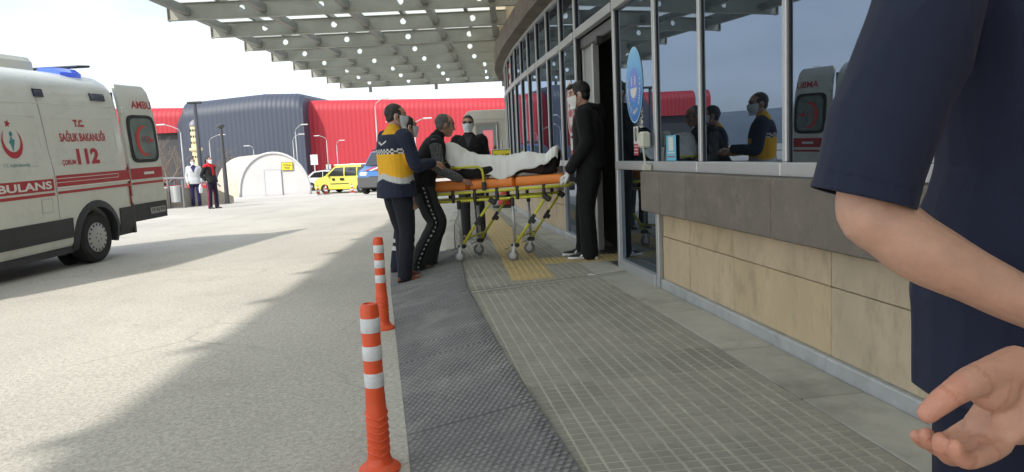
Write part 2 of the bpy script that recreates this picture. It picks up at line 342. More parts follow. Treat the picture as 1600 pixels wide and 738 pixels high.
# kerb beyond the ramp
kb = empty('kerb'); tag(kb, kind='structure')
y = 8.75
while y < 23:
    m = MB(); a, b = Vector((mrx(y)-.07, y+.004, .06)), Vector((mrx(y+.98)-.07, y+.976, .06)); d = (b-a).normalized(); n = Vector((-d.y, d.x, 0))
    m.cbox((a+b)/2, ((b-a).length, .13, .15), .015, Matrix((d, n, Vector((0, 0, 1)))).transposed()); m.build('kerb_stone', MT['slab'][int(y) % 3], kb); y += 1.0
# studded tiles
def tile_mesh(smat, w=.4, nx=6, ny=7, g=.0095):
    m = MB(); m.bx(-w/2+.0012, w/2-.0012, -w/2+.0012, w/2-.0012, PZ-.004, TOP-.0028, 0)
    cw, chh = w/nx, w/ny; h0, h1 = TOP-.0028, TOP
    for i in range(nx):
        for j in range(ny):
            x0, x1, y0, y1 = -w/2+i*cw+g/2, -w/2+(i+1)*cw-g/2, -w/2+j*chh+g/2, -w/2+(j+1)*chh-g/2; k = .003
            m.add([(x0,y0,h0),(x1,y0,h0),(x1,y1,h0),(x0,y1,h0),(x0+k,y0+k,h1),(x1-k,y0+k,h1),(x1-k,y1-k,h1),(x0+k,y1-k,h1)], [(4,5,6,7),(0,1,5,4),(1,2,6,5),(2,3,7,6),(3,0,4,7)], 1)
    return m.mesh('tile', [MT['groove'], smat])
tm = [tile_mesh(s) for s in MT['stud']]
ang = math.atan(.137); e1 = Vector((math.cos(ang), math.sin(ang), 0)); e2 = Vector((-math.sin(ang), math.cos(ang), 0)); org = Vector((1.2, 5.74, 0))
JA, JB = Vector((-.42, 5.80, 0)), Vector((1.12, 6.52, 0)); jd = (JB-JA).normalized(); jn = Vector((-jd.y, jd.x, 0))
SL = .34
def inside(p):
    return mrx(p.y)+.0 < p.x < fx(p.y)-SL*1.0
for j in range(-22, 34):
    for i in range(-9, 3):
        c = org + e1*(i*.4-.54) + e2*(j*.4)
        if c.y < .2 or c.y > 18.5: continue
        cs = [c+e1*a+e2*b for a in (-.2, .2) for b in (-.2, .2)]
        ins = [inside(p) for p in cs]
        if not any(ins): continue
        me = tm[random.choice((0, 0, 1, 1, 2))]; rot = ang + (0 if random.random() < .93 else math.pi)
        if all(ins): link('tile', me, pav, c + Vector((0, 0, random.uniform(-.0015, .001))), rot)
        else:
            bm = bmesh.new(); bm.from_mesh(me); mw = Matrix.Translation(c) @ Matrix.Rotation(ang, 4, 'Z'); inv = mw.inverted()
            for (p0, p1, sgn) in ((Vector((mrx(c.y-.3)+.004, c.y-.3, 0)), Vector((mrx(c.y+.3)+.004, c.y+.3, 0)), 1), (fp(c.y-.3, SL+.005, 0), fp(c.y+.3, SL+.005, 0), -1)):
                d = (p1-p0).normalized(); nn = Vector((d.y, -d.x, 0))*sgn
                bmesh.ops.bisect_plane(bm, geom=bm.verts[:]+bm.edges[:]+bm.faces[:], plane_co=inv @ p0, plane_no=(inv.to_3x3() @ nn), clear_inner=True)
            if len(bm.faces):
                m2 = bpy.data.meshes.new('tile'); bm.to_mesh(m2); [m2.materials.append(q) for q in me.materials]; link('tile', m2, pav, c, ang)
            bm.free()
# plain slabs along the wall
y = -2.0
while y < 18:
    l = random.uniform(.75, .95); m = MB(); fbox(m, y+.004, y+l-.004, PZ-.01, TOP+random.uniform(-.002, .001), .034, SL-.004, 0, .004); m.build('slab', random.choice(MT['slab']), pav); y += l
# tactile strip
def tact_mesh(dots):
    m = MB(); m.bx(-.198, .198, -.198, .198, TOP-.012, TOP+.003)
    if dots:
        for i in range(7):
            for j in range(7): m.lathe([(.014, TOP+.003), (.0105, TOP+.008)], (-.17+i*.0567, -.17+j*.0567, 0), 6)
    else:
        for i in range(7): m.cbox((-.17+i*.0567, 0, TOP+.0045), (.022, .385, .009), .003)
    return m.mesh('tactile_tile', MT['tactile'])
tb, td = tact_mesh(False), tact_mesh(True)
for k in range(22):
    yy = 6.52+k*.401; link('tactile_tile', tb, pav, (.165-.078*(yy-6.5) - .0012*(yy-6.5)**2, yy, 0), math.atan(.08))
for k in range(3): link('tactile_tile', td, pav, (.165-.078*.9+.405*(k+1), 7.40+.04*k, 0), math.atan(.08))
m = MB(); c = (JA+JB)/2; m.box((c.x, c.y, TOP+.002), ((JB-JA).length, .05, .008), Matrix.Rotation(math.atan2(jd.y, jd.x), 3, 'Z')); m.build('expansion_joint', MT['slab'][1], pav)
m = MB(); c = (JA+JB)/2; m.box((c.x-.012, c.y+.03, TOP+.0035), ((JB-JA).length, .008, .008), Matrix.Rotation(math.atan2(jd.y, jd.x), 3, 'Z')); m.build('joint_gap', MT['black'], pav)

# ---------------------------------------------------------------- rubber ramp mats
def ramp_mat(y0, y1):
    """one rubber section: sloped wedge with rows of small lozenges"""
    g = .008; Y0, Y1 = y0+g/2, y1-g/2
    def pt(s, y, h): return Vector((mlx(y)*(1-s)+(mrx(y)+.03)*s, y, .008+(TOP-.002)*min(1, s*1.04)+h))
    m = MB(); n = 7
    rows = [[pt(i/n, Y, .004) for i in range(n+1)] + [pt(i/n, Y, -.02) - Vector((0, 0, min(.1, .1*i/n))) for i in range(n, -1, -1)] for Y in (Y0, (Y0+Y1)/2, Y1)]
    m.loft(rows, mi=0)
    stp = .034; w = .0125
    ny = int((Y1-Y0)/stp)
    for j in range(ny):
        yy = Y0 + (j+.5)*stp; wid = mrx(yy)+.03-mlx(yy); nx = int(wid/stp)
        for i in range(nx):
            s = (i+.5+(.0 if j % 2 else .5))/(nx+.5); 
            if s > .985: continue
            ds = w/wid*1.18
            q = [pt(s-ds, yy, .004), pt(s, yy-w*1.18, .004), pt(s+ds, yy, .004), pt(s, yy+w*1.18, .004)]; k = .72
            cpt = (q[0]+q[1]+q[2]+q[3])/4; t_ = [cpt+(p-cpt)*k+Vector((0, 0, .004)) for p in q]
            m.add(q+t_, [(4,5,6,7),(0,1,5,4),(1,2,6,5),(2,3,7,6),(3,0,4,7)], 1)
    return m.build('rubber_ramp_mat', [MT['rubber'], MT['rubber_stud']])
mats_y = [.6, 2.05, 3.12, 4.25, 5.45, 6.6, 7.7, 8.7]
mlab = ['grey studded rubber ramp section running out of the bottom of the picture', 'studded rubber ramp section right beside the nearest orange bollard', 'studded rubber ramp section second in front of the nearer bollard', 'studded rubber ramp section level with the far bollard base', 'worn rubber ramp section just in front of the brown shoes', 'rubber ramp section under the man in brown shoes', 'farthest rubber ramp section behind the standing paramedics']
for k in range(len(mats_y)-1): tag(ramp_mat(mats_y[k], mats_y[k+1]), mlab[k], 'ramp mat', 'rubber ramp sections along the kerb')

# ---------------------------------------------------------------- hospital building
bld = empty('hospital_building', (0, 0, 0), 0, 'curved hospital entrance building with dark glass, ochre stone base and brown ledge', 'building')
Z_S0, Z_S1, Z_T, Z_F, Z_F1, Z_TOP = 1.07, 1.145, 2.57, 3.22, 3.56, 6.2
near_p = [-5.1, -4.0, -2.9, -1.8, -.65, .5, 1.6, 2.7, 3.78, 4.87, 5.74]
far_p = [9.35, 10.2, 11.05, 11.9, 12.75, 13.6, 14.45, 15.3, 16.15, 17.0, 17.85, 18.7, 19.55, 20.4, 21.25, 22.1, 22.9, 23.6, 24.3, 25.0]
door_p = [5.74, 6.83, 8.4, 9.35]
def pane(y0, y1, z0, z1):
    m = MB()
    if y1 < 5.8:                      # the flat panes stand slightly askew to the curve
        a, b = fp(y0+.02, -.034, 0), fp(y1-.02, .010, 0); d = (b-a).normalized(); n = Vector((-d.y, d.x, 0)); c = (a+b)/2-n*.006; c.z = (z0+z1)/2
        m.box(c, ((b-a).length, .012, z1-z0), Matrix((d, n, Vector((0, 0, 1)))).transposed())
    else: fbox(m, y0+.02, y1-.02, z0, z1, -.012, .0)
    return m.build('window_pane', MT['glass'], bld)
def bar(name, y0, y1, z0, z1, o0, o1, mt=None):
    m = MB(); fbox(m, y0, y1, z0, z1, o0, o1, 0, .006); return m.build(name, mt or MT['alu'], bld)
allp = near_p + door_p[1:3] + far_p
for a, b in zip(allp[:-1], allp[1:]):
    isdoor = (a, b) == (6.83, 8.4); full = (a, b) in ((5.74, 6.83), (8.4, 9.35))
    pane(a, b, Z_T+.04, Z_F)
    bar('transom', a+.034, b-.034, Z_T-.045, Z_T+.045, -.02, .05)
    if isdoor: continue
    pane(a, b, Z_S1, Z_T-.04)
    bar('window_sill', a+.001, b-.001, Z_S0, Z_S1, -.02, .055 if not full else .045)
    if full:
        pane(a, b, .22, Z_S0); bar('floor_rail', a+.034, b-.034, PZ, .22, -.02, .05)
for i, p in enumerate(allp):
    low = PZ if p in door_p else Z_S1
    w = .03 if p in door_p else .02
    bar('mullion', p-w, p+w, low, Z_F, -.03, .034)
    m = MB(); fbox(m, p-w-.014, p-w, max(low, Z_S1), Z_F, -.03, .016); m.build('gasket', MT['black'], bld)
bar('head_rail', allp[0], 6.8, Z_F-.05, Z_F+.002, -.02, .045); 
for a, b in zip(far_p[:-1], far_p[1:]): bar('head_rail', a, b, Z_F-.04, Z_F+.002, -.02, .045)
# stone base, ledge and skirting
def stones(joints, flip):
    for k, (a, b) in enumerate(zip(joints[:-1], joints[1:])):
        for r, (z0, z1) in enumerate(((.205, .545), (.55, .752))):
            m = MB(); fbox(m, a+.003, b-.003, z0, z1, -.1, random.uniform(-.002, .003), 0, .004); m.build('stone_block', random.choice(MT['stone_y']), bld)
        m = MB(); fbox(m, a, b, PZ, .204, -.1, .03, 0, .008); m.build('skirting', MT['trim'], bld)
stones([-5.2, -4.0, -2.9, -1.8, -.7, .4, 1.4, 2.4, 3.4, 4.45, 5.15, 5.69], 0)
lj = [-5.2, -4.0, -2.85, -1.7, -.6, .5, 1.6, 2.7, 3.72, 4.86, 5.36, 5.80]
for a, b in zip(lj[:-1], lj[1:]):
    m = MB(); fbox(m, a+.002, b-.002, .754, Z_S0-.001, -.1, .14+random.uniform(-.002, .002), 0, .008); m.build('ledge_stone', random.choice(MT['stone_b']), bld)
fj = [9.39] + [9.39+.85*k for k in range(1, 18)]
stones(fj, 1)
for a, b in zip(fj[:-1], fj[1:]):
    m = MB(); fbox(m, a+.002, b-.002, .754, Z_S0-.001, -.1, .12, 0, .008); m.build('ledge_stone', random.choice(MT['stone_b']), bld)
# frieze and upper wall
y = -5.0
while y < 25:
    l = .46 if y > 8 else .9
    m = MB(); fbox(m, y+.002, min(y+l, 25.1)-.002, Z_F+.004, Z_F1, -.12, .24+random.uniform(-.002, .002), 0, .01); m.build('frieze_stone', random.choice(MT['stone_b']), bld); y += l
y = -5.0
while y < 25:
    l = .92
    for r in range(4):
        m = MB(); fbox(m, y+.003, min(y+l, 25.1)-.003, Z_F1+.004+r*.65, Z_F1+.65+r*.65, -.12, .17+random.uniform(-.002, .003), 0, .005); m.build('stone_block', random.choice(MT['stone_y']), bld)
    y += l
m = MB(); ry = [-6, -3, 0, 3, 6, 9, 12, 15, 18, 20.7, 22.1, 23.3, 24.3, 25.1]
m.loft([[Vector((fx(y)-.1, y, 6.17)), Vector((12, y, 6.17)), Vector((12, y, 6.3)), Vector((fx(y)-.1, y, 6.3))] for y in ry]); m.build('roof', MT['slab'][0], bld)
m = MB(); m.bx(11.9, 12, -6, 25, 0, 6.17); m.bx(2.8, 12, -6.1, -6, 0, 6.17); m.bx(4.3, 12, 25, 25.1, 0, 6.17); m.build('rear_wall', MT['stone_y'][2], bld)
# dark core behind the glass so that no daylight leaks through, with the entrance lobby cut out
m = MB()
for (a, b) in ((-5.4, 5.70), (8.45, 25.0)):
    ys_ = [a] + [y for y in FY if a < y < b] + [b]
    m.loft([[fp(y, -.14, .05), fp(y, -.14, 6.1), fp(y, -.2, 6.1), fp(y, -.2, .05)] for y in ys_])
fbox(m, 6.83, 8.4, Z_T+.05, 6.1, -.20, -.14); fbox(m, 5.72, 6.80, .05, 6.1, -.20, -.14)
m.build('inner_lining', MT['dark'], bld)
lob = MB(); lob.bx(1.6, 5.4, 5.0, 5.06, .1, 3.0); lob.bx(1.1, 5.4, 10.4, 10.46, .1, 3.0); lob.bx(5.4, 5.46, 5.0, 10.46, .1, 3.0); lob.bx(1.6, 5.46, 5.0, 10.46, 3.0, 3.06); lob.bx(1.15, 1.6, 6.9, 10.46, 3.0, 3.06)
lob.build('lobby_wall', plain('lobby_grey_wall', (.07, .07, .072), .7), bld)
m = MB(); m.loft([[V3(fx(y)-.03, y, PZ-.02), V3(5.4, y, PZ-.02), V3(5.4, y, TOP-.006), V3(fx(y)-.03, y, TOP-.006)] for y in (6.84, 7.6, 8.39)]); m.bx(1.7, 5.4, 5.06, 6.83, PZ-.02, TOP-.006); m.bx(1.2, 5.4, 8.40, 10.4, PZ-.02, TOP-.006); m.build('lobby_floor', plain('lobby_floor_tile', (.12, .118, .11), .35, var=.1, vscale=2), bld)
# sliding door leaf parked inside the opening, inner frame, header box
m = MB(); fbox(m, 7.93, 8.34, .16, 2.5, -.10, -.07, 0, .004); m.build('sliding_door', plain('grey_door_leaf', (.36, .37, .36), .5, var=.05), bld)
for y0 in (7.90, 8.34): m = MB(); fbox(m, y0, y0+.05, .15, 2.52, -.12, -.05, 0, .004); m.build('door_stile', MT['alu'], bld)
m = MB(); fbox(m, 6.87, 8.36, 2.40, 2.52, -.17, -.03, 0, .01); m.build('door_header', plain('door_operator_box', (.12, .12, .125), .5), bld)
m = MB(); m.box(fp(7.5, -.01, 2.37), (.05, .16, .07)); m.build('door_sensor', MT['black'], bld)
for (xx, yy) in ((2.9, 6.8), (2.9, 8.2)):
    m = MB(); m.bx(xx, xx+.07, yy, yy+.07, TOP, 3.0); m.build('inner_post', MT['alu_dark'], bld)
m = MB(); m.bx(2.9, 2.97, 6.87, 8.2, 2.25, 2.33); m.build('inner_rail', MT['alu_dark'], bld)
m = MB(); m.bx(2.9, 4.1, 8.9, 9.05, 2.93, 2.97); lamp = tag(m.build('ceiling_lamp', mat('lit_tube', (.8, .8, .75), .5, em=(1, .93, .8, 2.2))), 'lit tube lamp on the dark lobby ceiling inside the doorway', 'lamp')
m = MB(); m.cbox((2.6, 8.3, .55), (.5, 1.3, .82), .03); cnt = m.build('lobby_counter', plain('dark_counter', (.05, .055, .06), .5)); tag(cnt, 'dark counter inside the doorway behind the man in black', 'counter')

# stickers on the glass
def on_glass(me, y, z, o=.004):
    d, n = fdir(y); c = Vector((fx(y), y, z))
    # text x runs towards the camera side (right in the picture) = -d
    return map_mesh(me, lambda a, b, c_: tuple(c + (-d)*a + Vector((0, 0, b)) + n*(o+c_)))
def disc_mesh(rx, rz, n=40, inner=0):
    m = MB()
    if inner: m.add([(rx*k*math.cos(2*math.pi*i/n), rz*k*math.sin(2*math.pi*i/n), 0) for k in (1, inner) for i in range(n)], [(i, (i+1) % n, n+(i+1) % n, n+i) for i in range(n)])
    else: m.add([(rx*math.cos(2*math.pi*i/n), rz*math.sin(2*math.pi*i/n), 0) for i in range(n)], [tuple(range(n))])
    return m
def sticker_disc(y, z, rx, rz, mt, o, parent, name, inner=0, dy=0):
    me = disc_mesh(rx, rz, inner=inner).mesh(name, mt); on_glass(me, y, z, o); return link(name, me, parent)
def arc_text(body, size, rx, rz, a0, a1, y, z, o, mt, parent):
    n = len(body)
    for i, ch in enumerate(body):
        if ch == ' ': continue
        a = a0+(a1-a0)*i/(n-1); me = text_mesh(ch, size, 0, size*.02); me.materials.clear(); me.materials.append(mt)
        t = math.atan2(rz*math.cos(a), -rx*math.sin(a)) ; t = t if a1 > a0 else t+math.pi
        cx, cz = rx*math.cos(a), rz*math.sin(a)
        map_mesh(me, lambda p, q, r: (cx+p*math.cos(t)-q*math.sin(t), cz+p*math.sin(t)+q*math.cos(t), 0)); on_glass(me, y, z, o); link('lettering', me, parent)
def grad_blue():
    m = mat('blue_sticker_print', (.1, .35, .75), .4); t = m.node_tree; lk = t.links.new
    co = t.nodes.new('ShaderNodeTexCoord'); sp = t.nodes.new('ShaderNodeSeparateXYZ'); lk(co.outputs['Object'], sp.inputs[0])
    cr_ = t.nodes.new('ShaderNodeValToRGB'); mr = t.nodes.new('ShaderNodeMapRange'); mr.inputs['From Min'].default_value = 1.5; mr.inputs['From Max'].default_value = 2.1; lk(sp.outputs['Z'], mr.inputs['Value']); lk(mr.outputs[0], cr_.inputs[0])
    cr_.color_ramp.elements[0].color = (.02, .16, .5, 1); cr_.color_ramp.elements[1].color = (.22, .55, .85, 1); e = cr_.color_ramp.elements.new(.4); e.color = (.035, .26, .68, 1)
    lk(cr_.outputs[0], t.nodes['Principled BSDF'].inputs['Base Color']); return m
SY, SZ = 6.32, 1.80
st = empty('oval_window_sticker', fp(SY, .01, SZ), 0, 'tall blue oval sticker with a pale smiling face on the door glass', 'sticker')
st.location = (0, 0, 0)
sticker_disc(SY, SZ, .235, .325, plain('pale_blue_print', (.35, .62, .8), .4), .004, st, 'border')
sticker_disc(SY, SZ, .222, .312, grad_blue(), .006, st, 'field')
sticker_disc(SY, SZ-.0, .13, .145, plain('violet_print', (.16, .25, .72), .4), .008, st, 'face')
for dx in (-.045, .045): sticker_disc(SY-dx, SZ+.035, .016, .045, MT['txt_white'], .010, st, 'eye')
m = MB(); n = 16; m.add([(.09*math.cos(math.pi+math.pi*i/n), -.025+.085*math.sin(math.pi+math.pi*i/n), 0) for i in range(n+1)], [tuple(range(n+1))]); me = m.mesh('smile', MT['txt_white']); on_glass(me, SY, SZ, .010); link('smile', me, st)
arc_text('DUMANSIZ HAVA SAHASI', .058, .172, .235, R(170), R(370), SY, SZ, .009, MT['txt_white'], st)
def paper(y, z, w, h, mt, o=.004, name='paper'):
    m = MB(); m.add([(-w/2, -h/2, 0), (w/2, -h/2, 0), (w/2, h/2, 0), (-w/2, h/2, 0)], [(0, 1, 2, 3)]); me = m.mesh(name, mt); on_glass(me, y, z, o); return link(name, me)
def glass_text(body, y, z, w, h, mt, o, parent): me = fit_text(text_mesh(body, .1, 0, .003), w, h); me.materials.clear(); me.materials.append(mt); on_glass(me, y, z, o); return link('lettering', me, parent)
def lines(y, z, w, h, mt, o, parent):
    q = paper(y, z, w, h, mt, o, 'print_line'); q.parent = parent
n1 = paper(SY-.02, 1.37, .13, .15, MT['txt_white'], .004, 'notice_sheet'); tag(n1, 'small white notice with a figure above a red panel, below the blue oval', 'notice')
glass_text('i', SY-.02, 1.375, .03, .09, MT['txt_black'], .007, n1); sticker_disc(SY-.02, 1.375, .045, .06, MT['txt_black'], .006, n1, 'ring', .85)
q = paper(SY-.02, 1.245, .13, .10, MT['txt_red'], .0041, 'red_panel'); q.parent = n1
for k in range(3): lines(SY-.02, 1.275-.028*k, .1, .007, MT['txt_white'], .007, n1)
n2 = paper(5.46, 1.245, .2, .19, plain('light_blue_print', (.13, .48, .68), .4), .006, 'notice_sheet'); tag(n2, 'light blue notice in the lower corner of the first big window', 'notice')
m = MB(); m.add([(-.05, -.02, 0), (.05, -.02, 0), (.05, .085, 0), (-.05, .085, 0)], [(0, 1, 2, 3)]); me = m.mesh('picture', MT['txt_white']); on_glass(me, 5.46, 1.245, .008); link('picture', me, n2)
lines(5.46, 1.21, .14, .010, MT['txt_white'], .008, n2); lines(5.46, 1.18, .15, .008, MT['txt_red'], .008, n2)
# pull box on the corner post
m = MB(); m.cbox(fp(5.80, .10, 1.32), (.08, .10, .13), .015, Matrix.Rotation(.135, 3, 'Z')); bxo = m.build('switch_box', plain('cream_plastic', (.6, .6, .5), .5)); tag(bxo, 'cream plastic switch box on the corner post beside the blue notice', 'switch box')
m = MB(); m.tube([fp(5.80, .11, 1.26), fp(5.8, .1, 1.16), fp(5.8, .09, 1.09)], .008, 6); m.box(fp(5.80, .085, 1.10), (.06, .08, .04)); m.build('cable', plain('cream_plastic', (.6, .6, .5)), bxo)
# red and white oval sticker behind the man in black
SY2, SZ2 = 8.88, 1.78
s2 = empty('oval_window_sticker', (0, 0, 0), 0, 'white oval sticker with red ring printed on glass, behind the man in black', 'sticker')
sticker_disc(SY2, SZ2, .23, .34, MT['txt_white'], .004, s2, 'border'); sticker_disc(SY2, SZ2, .2, .30, MT['txt_red'], .006, s2, 'ring', .84)
for dx in (-.05, .05): sticker_disc(SY2-dx, SZ2+.05, .025, .05, MT['txt_black'], .006, s2, 'eye')
sticker_disc(SY2, SZ2-.06, .1, .05, MT['txt_red'], .007, s2, 'mouth'); arc_text('DUMANSIZ HAVA SAHASI', .05, .15, .235, R(170), R(370), SY2, SZ2, .007, MT['txt_red'], s2)
n3 = paper(SY2, 1.34, .13, .15, MT['txt_white'], .004, 'notice_sheet'); tag(n3, 'small white and red notice under the white oval sticker', 'notice'); q = paper(SY2, 1.22, .13, .1, MT['txt_red'], .0041, 'red_panel'); q.parent = n3
n4 = paper(14.9, 2.85, .5, .5, MT['txt_red'], .004, 'notice_sheet'); tag(n4, 'red and white poster high in the far curved windows', 'poster')
for k in range(2): q = paper(14.9, 2.95-.22*k, .4, .10, MT['txt_white'], .006, 'white_panel'); q.parent = n4

m = MB(); sr_ = random.Random(4); m.add([(.055*math.cos(i*.9)*sr_.uniform(.6, 1.2), .035*math.sin(i*.9)*sr_.uniform(.6, 1.2), sr_.uniform(0, .012)) for i in range(7)]+[(0, 0, .018)], [(i, (i+1) % 7, 7) for i in range(7)])
ps = m.build('paper_scrap', MT['txt_white']); ps.location = (.70, 6.37, TOP+.004); tag(ps, 'small white paper scrap on the paving near the door post', 'litter')
# ---------------------------------------------------------------- canopy
can = empty('entrance_canopy', (0, 0, 0), 0, 'steel entrance canopy with perforated beams and frosted roof panels', 'canopy')
CB, CD = 3.60, .24
XLF = lambda y: -5.25+max(0, 8-y)*.05
def beam(y):
    m = MB(); XL = XLF(y); xr = fx(y)-.16 if y < 20.5 else .05
    z0, z1, th = CB, CB+CD, .014
    L_ = xr-XL; hx = []; x = xr-.62
    while x > XL+.35: hx.append(x); x -= 1.25
    segs = []; e = XL
    for h in sorted(hx): segs.append((e, h-.14, None)); segs.append((h-.14, h+.14, h)); e = h+.14
    segs.append((e, xr, None))
    for a, b, h in segs:
        if h is None: m.bx(a, b, y-th, y+th, z0, z1)
        else:
            n = 20; rr = .056; cz = (z0+z1)/2+.012
            for side in (-1, 1):
                ring = [(h+rr*math.cos(2*math.pi*i/n), y+th*side, cz+rr*math.sin(2*math.pi*i/n)) for i in range(n)]
                out = []
                for i in range(n):
                    c_, s_ = math.cos(2*math.pi*i/n), math.sin(2*math.pi*i/n); k = min(.14/max(abs(c_), 1e-6), ((z1-cz) if s_ > 0 else (cz-z0))/max(abs(s_), 1e-6))
                    out.append((h+c_*k, y+th*side, cz+s_*k))
                # corners
                m.add(ring+out, [((i, n+i, n+(i+1) % n, (i+1) % n) if side < 0 else (i, (i+1) % n, n+(i+1) % n, n+i)) for i in range(n)])
                for (sx, sz) in ((-1, -1), (1, -1), (1, 1), (-1, 1)):
                    cx, cz2 = h+.14*sx, (z1 if sz > 0 else z0)
                    near = [i for i in range(n) if (out[i][0]-h)*sx > 0 and (out[i][2]-cz)*sz > 0]
                    near = sorted(range(n), key=lambda i: (out[i][0]-cx)**2+(out[i][2]-cz2)**2)[:2]
                    m.add([out[near[0]], out[near[1]], (cx, y+th*side, cz2)], [(0, 1, 2)])
            m.add([(h+rr*math.cos(2*math.pi*i/n), y+th*s_, cz+rr*math.sin(2*math.pi*i/n)) for s_ in (-1, 1) for i in range(n)], [(i, (i+1) % n, n+(i+1) % n, n+i) for i in range(n)])
    m.bx(XL, xr, y-.045, y+.045, z0-.012, z0); m.bx(XL, xr, y-.045, y+.045, z1, z1+.012)
    m.bx(XL-.012, XL, y-.05, y+.05, z0-.02, z1+.012)
    return m.build('beam', MT['beam'], can)
bys = [10.0+1.66*k for k in range(-9, 9)]
for yb in bys: beam(yb)
YB0, YB1 = bys[0]-.3, bys[-1]+.1
for x in (-4.95, -3.75, -2.45, -1.2, -.15):
    for a, b in zip(bys[:-1], bys[1:]):
        xx = x
        if xx > fx(a)-.3 or xx < XLF(a)+.1: continue
        m = MB(); m.bx(xx-.05, xx+.05, a+.016, b-.016, CB+.055, CB+.175); m.build('purlin', MT['beam2'], can)
for x in (-4.45, -3.1, -1.8, -.65):
    m = MB(); m.bx(x-.03, x+.03, YB0, YB1, CB+CD+.014, CB+CD+.10); m.build('glazing_bar', MT['beam2'], can)
for a, b in zip([YB0]+bys[1:], bys[1:]+[YB1]):
    m = MB(); m.loft([[V3(XLF(q)-.03, q, CB+CD+.014), V3(XLF(q)+.02, q, CB+CD+.014), V3(XLF(q)+.02, q, CB+CD+.12), V3(XLF(q)-.03, q, CB+CD+.12)] for q in (a, b)]); m.build('edge_bar', MT['beam2'], can)
xs_ = [-9, -4.45, -3.1, -1.8, -.65, .12]
for a, b in zip([YB0]+bys[1:], bys[1:]+[YB1]):
    for x0, x1 in zip(xs_[:-1], xs_[1:]):
        if x0 == -9: x0 = min(XLF(a), XLF(b))+.02
        if x0 > x1: continue
        if x1 > 0: x1 = min(fx(a), fx(b))-.2 if b < 21 else .05
        m = MB(); m.bx(x0, x1, a, b, CB+CD+.105, CB+CD+.117); m.build('roof_panel', MT['panel'], can)
# small lamps under the last beam and a security camera
for x in (-4.3, -2.2, -.05):
    m = MB(); m.lathe([(.05, -.16), (.055, -.15), (.055, -.02), (.03, 0)], (x, bys[-1]-.0, CB-.012), 12); m.build('canopy_downlight', MT['beam2'], can)
m = MB(); m.tube([(-.28, 20.4, CB-.0), (-.28, 20.4, CB-.12)], .02, 8); m.box((-.30, 20.3, CB-.15), (.09, .22, .09)); sec = m.build('security_camera', plain('cam_white', (.6, .6, .58))); tag(sec, 'small white security camera hanging under the far end of the canopy', 'camera')

